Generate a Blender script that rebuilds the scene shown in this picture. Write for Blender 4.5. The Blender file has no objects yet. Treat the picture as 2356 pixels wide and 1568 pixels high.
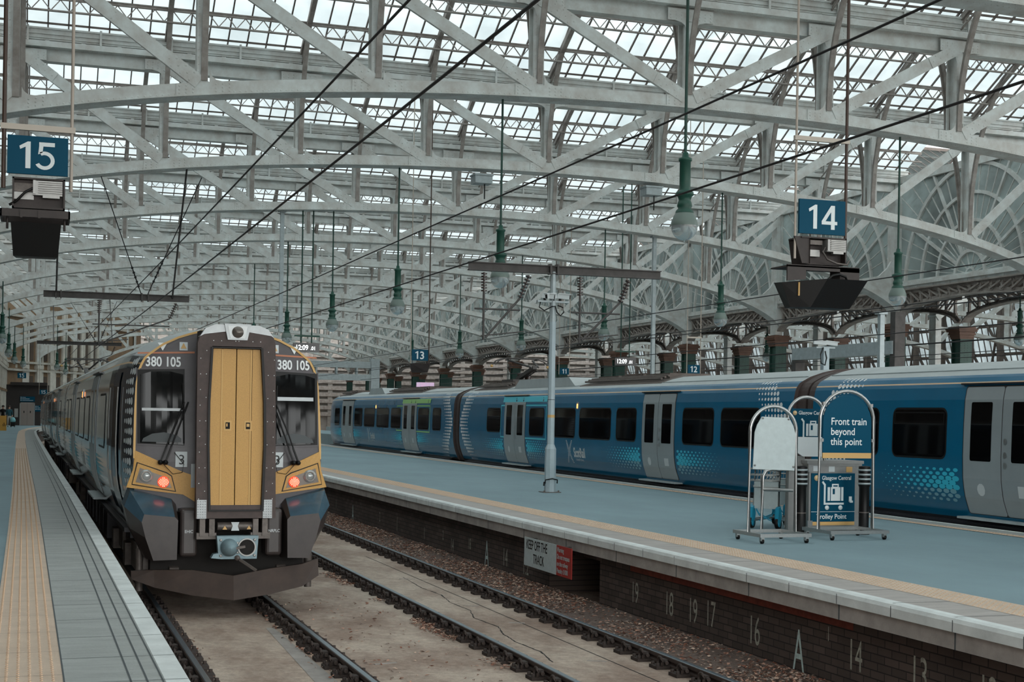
import bpy, bmesh, math, random
from mathutils import Vector, Matrix
from math import sin, cos, pi, sqrt, radians, atan2, floor
random.seed(7)
D = bpy.data
SC = bpy.context.scene
COL = SC.collection

# ------------------------------------------------------------------ camera
THETA, ROLL, SHIFT = 0.321676, 0.016, 171.467
cd = D.cameras.new('camera'); cam = D.objects.new('camera', cd); COL.objects.link(cam)
cd.sensor_fit = 'HORIZONTAL'; cd.sensor_width = 36.0; cd.lens = 50.0
cd.shift_x = SHIFT * sin(ROLL) / 2356; cd.shift_y = SHIFT * cos(ROLL) / 2356
cd.clip_start = 0.1; cd.clip_end = 600
cam.matrix_world = (Matrix.Translation((0, 0, 1.63)) @ Matrix.Rotation(-THETA, 4, 'Z')
                    @ Matrix.Rotation(pi / 2, 4, 'X') @ Matrix.Rotation(ROLL, 4, 'Z'))
SC.camera = cam
# ------------------------------------------------------------------ sky and exposure
W = D.worlds.new('sky'); SC.world = W; W.use_nodes = True
nt = W.node_tree; nt.nodes.clear()
wo = nt.nodes.new('ShaderNodeOutputWorld'); bg = nt.nodes.new('ShaderNodeBackground')
tc = nt.nodes.new('ShaderNodeTexCoord'); sx = nt.nodes.new('ShaderNodeSeparateXYZ'); rp = nt.nodes.new('ShaderNodeValToRGB')
nt.links.new(tc.outputs['Generated'], sx.inputs[0]); nt.links.new(sx.outputs['Z'], rp.inputs[0])
mpz = nt.nodes.new('ShaderNodeMapRange'); mpz.inputs[1].default_value = -1; mpz.inputs[2].default_value = 1
nt.links.new(sx.outputs['Z'], mpz.inputs[0]); nt.links.new(mpz.outputs[0], rp.inputs[0])
e = rp.color_ramp.elements
e[0].position = 0.499; e[0].color = (0.10, 0.085, 0.075, 1)
e[1].position = 0.515; e[1].color = (0.87, 0.885, 0.875, 1)
e2 = e.new(1.0); e2.color = (0.86, 0.92, 0.93, 1)
nt.links.new(rp.outputs[0], bg.inputs[0])
# glow added to the sky low behind the viewer, to light fronts of trusses
vd = nt.nodes.new('ShaderNodeVectorMath'); vd.operation = 'DOT_PRODUCT'; vd.inputs[1].default_value = Vector((0.12, -0.97, 0.2)).normalized()
nt.links.new(tc.outputs['Generated'], vd.inputs[0])
mr_ = nt.nodes.new('ShaderNodeMapRange'); mr_.interpolation_type = 'SMOOTHSTEP'
for i_, v_ in ((1, 0.55), (2, 1.0), (3, 0.78), (4, 3.2)): mr_.inputs[i_].default_value = v_
nt.links.new(vd.outputs['Value'], mr_.inputs[0]); nt.links.new(mr_.outputs[0], bg.inputs[1])
nt.links.new(bg.outputs[0], wo.inputs[0])
vs = SC.view_settings
vs.view_transform = 'Standard'; vs.look = 'None'; vs.gamma = 1.0; vs.exposure = 1.3; vs.use_curve_mapping = False
SC.cycles.transparent_max_bounces = 24
SC.cycles.max_bounces = 6; SC.cycles.diffuse_bounces = 4; SC.cycles.glossy_bounces = 3
SC.cycles.use_denoising = True

# ------------------------------------------------------------------ materials
def lin(h):
    h = h.lstrip('#'); r = []
    for i in (0, 2, 4):
        c = int(h[i:i + 2], 16) / 255
        r.append(c / 12.92 if c <= 0.04045 else ((c + 0.055) / 1.055) ** 2.4)
    return r
MATS = {}
def mat(name, hexc, rough=0.6, metal=0.0, noise=None, spec=0.5, emit=None, bump=None, hex2=None, coat=0.0):
    if name in MATS: return MATS[name]
    m = D.materials.new(name); m.use_nodes = True; MATS[name] = m
    t = m.node_tree; b = t.nodes['Principled BSDF']
    c = lin(hexc)
    b.inputs['Base Color'].default_value = (*c, 1); b.inputs['Roughness'].default_value = rough
    b.inputs['Metallic'].default_value = metal; b.inputs['Specular IOR Level'].default_value = spec
    b.inputs['Coat Weight'].default_value = coat; b.inputs['Coat Roughness'].default_value = 0.08
    if noise or bump:
        co = t.nodes.new('ShaderNodeTexCoord')
    if noise:
        sc, am = noise[0], noise[1]
        n = t.nodes.new('ShaderNodeTexNoise'); n.inputs['Scale'].default_value = sc; n.inputs['Detail'].default_value = 6
        n.inputs['Roughness'].default_value = 0.65
        if len(noise) > 2:
            mp = t.nodes.new('ShaderNodeMapping'); mp.inputs['Scale'].default_value = noise[2]
            t.links.new(co.outputs['Object'], mp.inputs[0]); t.links.new(mp.outputs[0], n.inputs['Vector'])
        else:
            t.links.new(co.outputs['Object'], n.inputs['Vector'])
        r = t.nodes.new('ShaderNodeValToRGB'); t.links.new(n.outputs['Fac'], r.inputs[0])
        r.color_ramp.elements[0].position = 0.3; r.color_ramp.elements[1].position = 0.72
        d = lin(hex2) if hex2 else [x * (1 - am) for x in c]
        r.color_ramp.elements[0].color = (*d, 1)
        r.color_ramp.elements[1].color = (*[min(1, x * (1 + am * 0.5)) for x in c], 1)
        t.links.new(r.outputs[0], b.inputs['Base Color'])
    if bump:
        n2 = t.nodes.new('ShaderNodeTexNoise'); n2.inputs['Scale'].default_value = bump[0]; n2.inputs['Detail'].default_value = 5
        t.links.new(co.outputs['Object'], n2.inputs['Vector'])
        bp = t.nodes.new('ShaderNodeBump'); bp.inputs['Strength'].default_value = bump[1]; bp.inputs['Distance'].default_value = 0.02
        t.links.new(n2.outputs['Fac'], bp.inputs['Height']); t.links.new(bp.outputs[0], b.inputs['Normal'])
    if emit:
        b.inputs['Emission Color'].default_value = (*lin(emit[0]), 1); b.inputs['Emission Strength'].default_value = emit[1]
    return m
IRON = mat('grey_paint_iron', 'd2d8d6', 0.55, noise=(2.2, 0.15), hex2='b8b4ae')
IRONB = mat('brown_shade_iron', '9c9690', 0.7, noise=(3.0, 0.35), hex2='7b716b')  # backlit shade of purlins and ribs put into the colour; arcade girders match
IROND = mat('dark_brown_iron', '6a605a', 0.75, noise=(3.0, 0.3))  # dark brown tone for glazing bars, arcade ceiling and roof wells
GREEN = mat('green_paint', '174a3c', 0.45, noise=(4, 0.25))
GREEND = mat('dark_green_paint', '24493f', 0.5, noise=(3, 0.35))
RUST = mat('brown_capital_paint', '6a4836', 0.55, noise=(3, 0.35))
SIGNB = mat('sign_blue', '03475f', 0.5, spec=0.12)
WHITE = mat('white_lettering', 'dfe6e6', 0.5)
BLACK = mat('black_plastic', '0c0a09', 0.45, spec=0.3)
DARK = mat('dark_grime', '1b1714', 0.85, noise=(5, 0.3))
HOODD = mat('dark_hood_metal', '3a312e', 0.6, noise=(5, 0.3))
STEEL = mat('brushed_steel', 'b3b3b1', 0.3, 0.85, noise=(30, 0.12))
STEELP = mat('steel_panel', '9b9a97', 0.4, 0.5, noise=(8, 0.12))
GALV = mat('galvanised_steel', 'a9b3b5', 0.5, 0.25, noise=(6, 0.2))
OHL = mat('overhead_line_steel', '54504e', 0.6, 0.3, noise=(4, 0.3))
WIRE = mat('dark_cable', '1c1a1c', 0.6)
BROWNI = mat('insulator_brown', '3a2b26', 0.25)
BLUE = mat('train_blue', '036286', 0.22, noise=(0.7, 0.1), spec=0.28, coat=0.1)
NAVY = mat('train_navy', '123149', 0.2, noise=(0.8, 0.15), coat=0.25)
NAVYG = mat('train_gloss_navy', '0c2f45', 0.07, noise=(0.8, 0.15), spec=0.6, coat=0.3)
SKIRT = mat('train_skirt_dark', '2b2b31', 0.3, noise=(3, 0.3))
ROOF = mat('train_roof_grey', 'b2b8b8', 0.5, noise=(1.5, 0.12))
CREAM = mat('cream_stripe', 'd9b894', 0.4)
DOORG = mat('door_grey', '9da4a6', 0.35, 0.2, noise=(1.2, 0.1))
DOORLINE = mat('door_seal', '26201d', 0.6)
WINB = mat('window_glass_dark', '0a0a0b', 0.04, spec=0.2)
DOTW = mat('dot_white', 'e6e9e9', 0.45)
DOTC = mat('dot_cyan', '2fbcd8', 0.4)
DOTT = mat('dot_teal_grey', '6fa3b3', 0.4)
CYAN = mat('cyan_band', '4fc4d6', 0.35)
LIME = mat('lime_band', '93c572', 0.35)
CABG = mat('cab_grey', '453f42', 0.38, noise=(5, 0.2))
GANGB = mat('gangway_brown', '4a3c38', 0.6, noise=(9, 0.3))
YELLOW = mat('warning_yellow', 'd0a055', 0.5, noise=(160, 0.2), hex2='ab8041')
YELLOWR = mat('yellow_edge', 'cfa460', 0.5)
SILVER = mat('silver_paint', '9b9fa0', 0.35, 0.4, noise=(6, 0.15))
FAIR = mat('nose_fairing_dark', '3d3634', 0.33, noise=(7, 0.25))
FAIRB = mat('nose_fairing_sheen', '3a5564', 0.22, noise=(4, 0.2), coat=0.5)  # blue sheen on the upper fairing faces is put into the colour
COUP = mat('coupler_blue_grey', '7e949b', 0.5, 0.3, noise=(8, 0.25))
GREASE = mat('greasy_steel', '6a625d', 0.5, 0.3, noise=(10, 0.4))
PLOW = mat('plough_brown', '43352e', 0.6, noise=(4, 0.35))
REDL = mat('tail_lamp_red', 'c8402c', 0.3, emit=('ff5a3c', 0.35))
REDDOT = mat('tail_lamp_led', 'ffb090', 0.3, emit=('ffa080', 1.0))
ORL = mat('door_lamp_amber', 'ff9a4a', 0.3, emit=('ff9040', 3.0))
LENS = mat('lamp_lens', 'a9aba9', 0.12, 0.3)
REFL = mat('lamp_reflector', '6d6660', 0.25, 0.5)
PAPER = mat('white_paper', 'ccd2d3', 0.6)
LABELY = mat('warning_label', 'cfa567', 0.5)
ORANGE = mat('orange_line', 'b9714c', 0.45)
TACT = mat('tactile_buff', 'ccb6a2', 0.8, noise=(3, 0.14), bump=(60, 0.2))
TDOME = mat('tactile_dome_worn', 'bb9d82', 0.8)
SLABP = mat('paving_pinkish', 'aca5a0', 0.75, noise=(1.6, 0.2, (1.0, 4.0, 1.0)), bump=(40, 0.15))
PATCH = mat('concrete_patch', '84796f', 0.9, noise=(6, 0.25))
SLAB = mat('paving_grey', 'a3a6a3', 0.75, noise=(1.6, 0.2, (1.0, 4.0, 1.0)), bump=(40, 0.15))
ASPH = mat('asphalt_blue_grey', '7d949b', 0.72, noise=(0.5, 0.16, (1.0, 0.5, 1.0)), bump=(80, 0.2))
KERB = mat('kerb_white', 'dde1df', 0.7, noise=(2.5, 0.2), bump=(30, 0.15))
CONC = mat('edge_concrete', 'a59d97', 0.8, noise=(3, 0.3), bump=(20, 0.3))
JOINT = mat('joint_dark', '4c5254', 0.9)
BRICKR = mat('red_brick', '7c3a2c', 0.85, noise=(8, 0.4))
PAINTW = mat('old_white_paint', 'a9a698', 0.8, noise=(20, 0.5))
PAINTW2 = mat('fresh_white_paint', 'c0d0cc', 0.8, noise=(25, 0.3))
RED = mat('sign_red', 'a32a24', 0.5)
SIGNW = mat('sign_white', 'b9c3c3', 0.5, noise=(12, 0.1))
RAILT = mat('rail_head_polished', '8a97a0', 0.28, 0.75)
RAILS_ = mat('rail_rusty_brown', '453833', 0.75, noise=(9, 0.35))
CHAIR = mat('chair_rusty_iron', '3b302b', 0.8, noise=(14, 0.4))
STONE = mat('stone_facade', 'd6cfc4', 0.8, noise=(1.2, 0.25))
STONEB = mat('stone_brown', '8f745a', 0.8, noise=(1.2, 0.3))
STONEG = mat('stone_grey', '8f8a84', 0.85, noise=(1.0, 0.3))
STONED = mat('stone_dark', '5d4f45', 0.8, noise=(1.2, 0.3))
LIFTB = mat('lift_dark_cladding', '2a211e', 0.6, noise=(3, 0.2))
LIFTD = mat('lift_door', '8d817b', 0.4, 0.3)
SKIN = mat('skin', 'c49a85', 0.6)
HAIR = mat('hair', '2c211c', 0.7)
TEAL = mat('teal_plastic', '1e8fae', 0.4)
TEALC = mat('teal_coat', '1c4a55', 0.8)
PALE = mat('pale_trousers', 'b9b6ae', 0.8)
CYANB = mat('pale_cyan_bag', '7fb6bc', 0.7)
YBOARD = mat('yellow_board', 'd8a045', 0.5)
LCD = mat('clock_screen', '0b0a0b', 0.2)
LCDT = mat('clock_digits', 'e6ecec', 0.5, emit=('e6ecec', 1.0))
ADP = mat('poster_pink', 'c59bb8', 0.5, emit=('c59bb8', 0.3), noise=(1.5, 0.5), hex2='6fb0c0')
CCTV = mat('cctv_white', 'c9cfcf', 0.5)

def glassmat(name, tint, trans, rough=0.5, streak=None):
    m = D.materials.new(name); m.use_nodes = True; t = m.node_tree; t.nodes.clear()
    o = t.nodes.new('ShaderNodeOutputMaterial'); mx = t.nodes.new('ShaderNodeMixShader')
    tr = t.nodes.new('ShaderNodeBsdfTransparent'); tl = t.nodes.new('ShaderNodeBsdfTranslucent')
    tr.inputs[0].default_value = (*lin(tint), 1); tl.inputs[0].default_value = (*lin(tint), 1)
    mx.inputs[0].default_value = 1 - trans
    if streak:
        co = t.nodes.new('ShaderNodeTexCoord'); n = t.nodes.new('ShaderNodeTexNoise')
        mp = t.nodes.new('ShaderNodeMapping'); mp.inputs['Scale'].default_value = streak[1]
        n.inputs['Scale'].default_value = streak[0]; n.inputs['Detail'].default_value = 4
        t.links.new(co.outputs['Object'], mp.inputs[0]); t.links.new(mp.outputs[0], n.inputs['Vector'])
        r = t.nodes.new('ShaderNodeValToRGB'); r.color_ramp.elements[0].position = 0.32; r.color_ramp.elements[1].position = 0.6
        r.color_ramp.elements[0].color = (*lin(streak[2]), 1); r.color_ramp.elements[1].color = (*lin(tint), 1)
        t.links.new(n.outputs['Fac'], r.inputs[0]); t.links.new(r.outputs[0], tr.inputs[0]); t.links.new(r.outputs[0], tl.inputs[0])
    t.links.new(tr.outputs[0], mx.inputs[1]); t.links.new(tl.outputs[0], mx.inputs[2]); t.links.new(mx.outputs[0], o.inputs[0])
    return m
ROOFGLASS = glassmat('roof_glass_frosted', 'd2dadb', 0.06, streak=(0.7, (1.0, 1.0, 1.0), 'bcc6c8'))
FANGLASS = glassmat('fan_window_glass', '849190', 0.1, streak=(0.35, (1, 1, 1), '59605f'))
DIMGLASS = glassmat('old_hall_glass', 'a3aeb1', 0.1, streak=(0.5, (1, 1, 1), '6f787a'))
def clearglass():
    m = D.materials.new('globe_glass'); m.use_nodes = True; t = m.node_tree; t.nodes.clear()
    o = t.nodes.new('ShaderNodeOutputMaterial'); mx = t.nodes.new('ShaderNodeMixShader')
    tr = t.nodes.new('ShaderNodeBsdfTransparent'); gl = t.nodes.new('ShaderNodeBsdfGlossy'); lw = t.nodes.new('ShaderNodeLayerWeight')
    tr.inputs[0].default_value = (0.8, 0.87, 0.88, 1); gl.inputs[0].default_value = (0.9, 0.95, 0.95, 1); gl.inputs[1].default_value = 0.12
    lw.inputs[0].default_value = 0.45
    mr = t.nodes.new('ShaderNodeMapRange'); mr.inputs[3].default_value = 0.15; mr.inputs[4].default_value = 0.95
    t.links.new(lw.outputs['Facing'], mr.inputs[0]); t.links.new(mr.outputs[0], mx.inputs[0])
    tl = t.nodes.new('ShaderNodeBsdfDiffuse'); tl.inputs[0].default_value = (.75, .82, .84, 1); m2 = t.nodes.new('ShaderNodeMixShader'); m2.inputs[0].default_value = 0.22
    t.links.new(tr.outputs[0], mx.inputs[1]); t.links.new(gl.outputs[0], mx.inputs[2]); t.links.new(mx.outputs[0], m2.inputs[1]); t.links.new(tl.outputs[0], m2.inputs[2]); t.links.new(m2.outputs[0], o.inputs[0])
    return m
GLOBE = clearglass()
def brickmat(name, c1, c2, mortar):
    m = D.materials.new(name); m.use_nodes = True; t = m.node_tree; b = t.nodes['Principled BSDF']
    co = t.nodes.new('ShaderNodeTexCoord'); sp = t.nodes.new('ShaderNodeSeparateXYZ'); cb = t.nodes.new('ShaderNodeCombineXYZ')
    t.links.new(co.outputs['Object'], sp.inputs[0]); t.links.new(sp.outputs['Y'], cb.inputs['X']); t.links.new(sp.outputs['Z'], cb.inputs['Y'])
    br = t.nodes.new('ShaderNodeTexBrick'); t.links.new(cb.outputs[0], br.inputs['Vector'])
    br.inputs['Scale'].default_value = 1.0; br.inputs['Brick Width'].default_value = 0.23; br.inputs['Row Height'].default_value = 0.078
    br.inputs['Mortar Size'].default_value = 0.006
    br.inputs['Color1'].default_value = (*lin(c1), 1); br.inputs['Color2'].default_value = (*lin(c2), 1); br.inputs['Mortar'].default_value = (*lin(mortar), 1)
    n = t.nodes.new('ShaderNodeTexNoise'); n.inputs['Scale'].default_value = 1.3; n.inputs['Detail'].default_value = 6
    t.links.new(co.outputs['Object'], n.inputs['Vector'])
    mm = t.nodes.new('ShaderNodeMix'); mm.data_type = 'RGBA'; mm.blend_type = 'MULTIPLY'; mm.inputs[0].default_value = 0.75
    t.links.new(br.outputs['Color'], mm.inputs[6]); t.links.new(n.outputs['Fac'], mm.inputs[7]); t.links.new(mm.outputs[2], b.inputs['Base Color'])
    b.inputs['Roughness'].default_value = 0.85
    return m
BRICK = brickmat('sooty_brick', '6b5a52', '54463f', '2c2522')
def groundmat():
    m = D.materials.new('track_bed_concrete'); m.use_nodes = True; t = m.node_tree; b = t.nodes['Principled BSDF']
    co = t.nodes.new('ShaderNodeTexCoord')
    def nz(s, d=6, sc=(1, 1, 1)):
        mp = t.nodes.new('ShaderNodeMapping'); mp.inputs['Scale'].default_value = sc
        n = t.nodes.new('ShaderNodeTexNoise'); n.inputs['Scale'].default_value = s; n.inputs['Detail'].default_value = d; n.inputs['Roughness'].default_value = 0.7
        t.links.new(co.outputs['Object'], mp.inputs[0]); t.links.new(mp.outputs[0], n.inputs['Vector']); return n
    n1, n2, n3 = nz(0.55, 6, (1.4, 0.7, 1)), nz(9), nz(60, 2)
    r = t.nodes.new('ShaderNodeValToRGB'); t.links.new(n1.outputs['Fac'], r.inputs[0])
    es = r.color_ramp.elements; es[0].position = 0.32; es[0].color = (*lin('80685a'), 1); es[1].position = 0.62; es[1].color = (*lin('b9a899'), 1)
    k = es.new(0.46); k.color = (*lin('9d897b'), 1)
    m2 = t.nodes.new('ShaderNodeMix'); m2.data_type = 'RGBA'; m2.blend_type = 'OVERLAY'; m2.inputs[0].default_value = 0.55
    t.links.new(r.outputs[0], m2.inputs[6]); t.links.new(n2.outputs['Fac'], m2.inputs[7])
    m3 = t.nodes.new('ShaderNodeMix'); m3.data_type = 'RGBA'; m3.blend_type = 'OVERLAY'; m3.inputs[0].default_value = 0.3
    t.links.new(m2.outputs[2], m3.inputs[6]); t.links.new(n3.outputs['Fac'], m3.inputs[7]); t.links.new(m3.outputs[2], b.inputs['Base Color'])
    bp = t.nodes.new('ShaderNodeBump'); bp.inputs['Strength'].default_value = 0.5; bp.inputs['Distance'].default_value = 0.015
    t.links.new(n2.outputs['Fac'], bp.inputs['Height']); t.links.new(bp.outputs[0], b.inputs['Normal'])
    b.inputs['Roughness'].default_value = 0.9
    return m
GROUND = groundmat()

# ------------------------------------------------------------------ mesh builder
class MB:
    def __init__(s): s.v, s.f, s.m, s.s = [], [], [], []
    def add(s, vs, fs, m=0, sm=False):
        o = len(s.v); s.v += [tuple(v) for v in vs]
        for f in fs: s.f.append([i + o for i in f]); s.m.append(m); s.s.append(sm)
        return s
    def box(s, x0, y0, z0, x1, y1, z1, m=0):
        v = [(x, y, z) for z in (z0, z1) for y in (y0, y1) for x in (x0, x1)]
        return s.add(v, [(0, 2, 3, 1), (4, 5, 7, 6), (0, 1, 5, 4), (2, 6, 7, 3), (0, 4, 6, 2), (1, 3, 7, 5)], m)
    def bar(s, p, q, w, h, m=0, up=(0, 0, 1)):
        p, q = Vector(p), Vector(q); t = (q - p).normalized(); u = Vector(up)
        sd = t.cross(u)
        if sd.length < 1e-4: sd = t.cross(Vector((0, 1, 0)))
        sd.normalize(); u = sd.cross(t); a, b = sd * (w / 2), u * (h / 2)
        v = [p - a - b, p + a - b, p + a + b, p - a + b, q - a - b, q + a - b, q + a + b, q - a + b]
        return s.add(v, [(0, 1, 2, 3), (7, 6, 5, 4), (0, 4, 5, 1), (1, 5, 6, 2), (2, 6, 7, 3), (3, 7, 4, 0)], m)
    def sweep(s, pts, sec, side=None, m=0, sm=False, caps=True, upv=None):
        # section (a,b): a along the side vector, b along the up vector
        pts = [Vector(p) for p in pts]; n = len(pts); k = len(sec); vs = []
        for i, p in enumerate(pts):
            t = (pts[min(i + 1, n - 1)] - pts[max(i - 1, 0)]).normalized()
            if side is not None: sd = Vector(side); u = sd.cross(t).normalized()
            else:
                u0 = Vector(upv or (0, 0, 1)); sd = t.cross(u0)
                if sd.length < 1e-3: sd = t.cross(Vector((0, 1, 0)))
                sd.normalize(); u = sd.cross(t)
            for a, b in sec: vs.append(p + sd * a + u * b)
        fs = [(i * k + j, i * k + (j + 1) % k, (i + 1) * k + (j + 1) % k, (i + 1) * k + j) for i in range(n - 1) for j in range(k)]
        s.add(vs, fs, m, sm)
        if caps: s.add(vs[:k], [tuple(range(k))], m); s.add(vs[-k:], [tuple(range(k - 1, -1, -1))], m)
        return s
    def tube(s, pts, r, n=8, m=0, caps=True):
        return s.sweep(pts, [(r * cos(2 * pi * i / n), r * sin(2 * pi * i / n)) for i in range(n)], m=m, sm=True, caps=caps)
    def lathe(s, c, prof, n=12, m=0, axis='z', sm=True):
        vs, fs = [], []
        for r, z in prof:
            for i in range(n):
                a = 2 * pi * i / n; x, y = r * cos(a), r * sin(a)
                p = (x, y, z) if axis == 'z' else ((z, x, y) if axis == 'x' else (x, z, y))
                vs.append((c[0] + p[0], c[1] + p[1], c[2] + p[2]))
        for j in range(len(prof) - 1):
            for i in range(n):
                fs.append((j * n + i, j * n + (i + 1) % n, (j + 1) * n + (i + 1) % n, (j + 1) * n + i))
        s.add(vs, fs, m, sm)
        if prof[0][0] > 1e-5: s.add(vs[:n], [tuple(range(n - 1, -1, -1))], m)
        if prof[-1][0] > 1e-5: s.add(vs[-n:], [tuple(range(n))], m)
        return s
    def prism(s, poly, o, ux, uy, d, m=0):
        # 2-D outline in the plane (o, ux, uy), extruded by the vector d
        o, ux, uy, d = map(Vector, (o, ux, uy, d)); n = len(poly)
        a = [o + ux * x + uy * y for x, y in poly]; b = [p + d for p in a]
        return s.add(a + b, [tuple(range(n - 1, -1, -1)), tuple(range(n, 2 * n))] + [(i, (i + 1) % n, n + (i + 1) % n, n + i) for i in range(n)], m)
    def rivet(s, p, nrm, r=0.022, m=0):
        nrm = Vector(nrm); a = nrm.orthogonal().normalized(); b = nrm.cross(a); p = Vector(p)
        vs = [p + a * (r * cos(pi / 3 * i)) + b * (r * sin(pi / 3 * i)) for i in range(6)] + [p + nrm * (r * 0.8)]
        return s.add(vs, [(i, (i + 1) % 6, 6) for i in range(6)], m, True)
    def ring(s, c, r, n, ux, uy, wd, th, m=0, a0=0, a1=2 * pi):
        # flat annulus bar: radial width wd, depth th along ux x uy
        c, ux, uy = Vector(c), Vector(ux), Vector(uy); nz = ux.cross(uy)
        full = abs(a1 - a0 - 2 * pi) < 1e-6
        pts = []; vs = []
        for i in range(n + 1):
            a = a0 + (a1 - a0) * i / n; d = ux * cos(a) + uy * sin(a)
            for rr, tt in ((r - wd / 2, -th / 2), (r + wd / 2, -th / 2), (r + wd / 2, th / 2), (r - wd / 2, th / 2)):
                vs.append(c + d * rr + nz * tt)
        fs = [(i * 4 + j, i * 4 + (j + 1) % 4, i * 4 + 4 + (j + 1) % 4, i * 4 + 4 + j) for i in range(n) for j in range(4)]
        if not full: fs += [(0, 1, 2, 3), (n * 4 + 3, n * 4 + 2, n * 4 + 1, n * 4)]
        return s.add(vs, fs, m)
    def mesh(s, name, mats):
        me = D.meshes.new(name); me.from_pydata(s.v, [], s.f)
        for m in (mats if isinstance(mats, (list, tuple)) else [mats]): me.materials.append(m)
        me.polygons.foreach_set('material_index', s.m); me.polygons.foreach_set('use_smooth', s.s)
        me.update(); return me
    def build(s, name, mats, parent=None, loc=(0, 0, 0), rz=0):
        return obj(name, s.mesh(name, mats), parent, loc, rz)
def obj(name, me, parent=None, loc=(0, 0, 0), rz=0):
    o = D.objects.new(name, me); COL.objects.link(o); o.location = loc
    if rz: o.rotation_euler = (0, 0, rz)
    if parent: o.parent = parent
    return o
def tag(o, label=None, cat=None, group=None, kind=None):
    for k, v in (('label', label), ('category', cat), ('group', group), ('kind', kind)):
        if v: o[k] = v
    return o
def thing(name, label, cat, loc=(0, 0, 0), rz=0, group=None):
    return tag(obj(name, None, None, loc, rz), label, cat, group)
def struct(o): o['kind'] = 'structure'; return o
def dup(root, loc, label, rz=None, group=None):
    def cp(o, par):
        c = o.copy(); COL.objects.link(c)
        if par: c.parent = par
        for ch in list(KIDS(o)): cp(ch, c)
        return c
    r = cp(root, None); r.location = loc; r['label'] = label
    if rz is not None: r.rotation_euler = (0, 0, rz)
    if group: r['group'] = group
    return r
def KIDS(o): return list(o.children)
_TX = {}
def textmesh(s, size=1.0, bold=0.0, sx=1.0, align='LEFT'):
    # 2-D verts and faces of a line of lettering
    key = (s, size, bold, sx, align)
    if key in _TX: return _TX[key]
    cu = D.curves.new('lettering', 'FONT'); cu.body = s; cu.size = size; cu.offset = bold; cu.align_x = align
    cu.resolution_u = 4; cu.space_line = 1.0
    o = D.objects.new('lettering', cu); COL.objects.link(o); dg = bpy.context.evaluated_depsgraph_get()
    me = D.meshes.new_from_object(o.evaluated_get(dg))
    v = [(p.co.x * sx, p.co.y) for p in me.vertices]; f = [tuple(p.vertices) for p in me.polygons]
    D.objects.remove(o); D.curves.remove(cu); D.meshes.remove(me)
    _TX[key] = (v, f); return v, f
def text(mb, s, o, ux, uy, size, bold=0.0, sx=1.0, align='LEFT', m=0, d=0.0):
    v, f = textmesh(s, size, bold, sx, align); o, ux, uy = Vector(o), Vector(ux), Vector(uy); n = ux.cross(uy)
    mb.add([o + ux * a + uy * b + n * d for a, b in v], f, m)
def interp(tab, x):
    if x <= tab[0][0]: (a, b), (c, d) = tab[0], tab[1]
    elif x >= tab[-1][0]: (a, b), (c, d) = tab[-2], tab[-1]
    else:
        for (a, b), (c, d) in zip(tab, tab[1:]):
            if a <= x <= c: break
    return b + (d - b) * (x - a) / (c - a)
ORD = ['first', 'second', 'third', 'fourth', 'fifth', 'sixth', 'seventh', 'eighth', 'ninth', 'tenth', 'eleventh', 'twelfth', 'thirteenth', 'fourteenth', 'fifteenth', 'sixteenth', 'seventeenth', 'eighteenth']

# ================================================================== the place
# world: +Y runs along the tracks, +X to the right, z = 0 is the platform surface
GZ, RT = -1.04, -0.915                      # track bed and rail top
EDGE15 = [(-8, .93), (8.7, .90), (15, .85), (20, .81), (29, .72), (48, .49), (70, .25), (91, .05), (104, -.02), (112, .12), (119, .45), (127, 1.1), (136, 2.2), (150, 4.6), (170, 9.0)]
LIP14 = [(-8, 7.33), (9.4, 7.29), (15, 7.26), (21, 7.18), (33.5, 7.09), (50, 6.88), (70, 6.62), (95, 6.4), (130, 6.4), (165, 6.6)]
e15 = lambda y: interp(EDGE15, y)
l14 = lambda y: interp(LIP14, y)
FAR14 = 14.02
ys = [-8 + 2 * i for i in range(25)] + [42 + 2.0 * i for i in range(62)]
def strip(mb, f0, f1, z, yy=ys, m=0, zb=None):
    # horizontal band between two edge curves; zb gives it sides down to that height
    vs, fs = [], []
    for y in yy: vs += [(f0(y), y, z), (f1(y), y, z)]
    n = len(yy)
    fs = [(2 * i, 2 * i + 1, 2 * i + 3, 2 * i + 2) for i in range(n - 1)]
    mb.add(vs, fs, m)
    if zb is not None:
        for f in (f0, f1):
            mb.add([p for y in yy for p in ((f(y), y, z), (f(y), y, zb))], [(2 * i, 2 * i + 1, 2 * i + 3, 2 * i + 2) for i in range(n - 1)], m)
    return mb
off = lambda f, d: (lambda y: f(y) + d)
const = lambda c: (lambda y: c)
def domes(mb, f0, rows, y0, y1, step=0.067, z=0.0, m=0, r=0.012):
    n = int((y1 - y0) / step)
    for i in range(n):
        y = y0 + i * step
        for k in range(rows):
            x = f0(y) + step * (k + .5)
            vs = [(x + r * cos(a), y + r * sin(a), z) for a in (0, pi / 2, pi, 3 * pi / 2)] + [(x + r * .6 * cos(a), y + r * .6 * sin(a), z + .006) for a in (0, pi / 2, pi, 3 * pi / 2)]
            mb.add(vs, [(4, 5, 6, 7), (0, 1, 5, 4), (1, 2, 6, 5), (2, 3, 7, 6), (3, 0, 4, 7)], 1)

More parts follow.
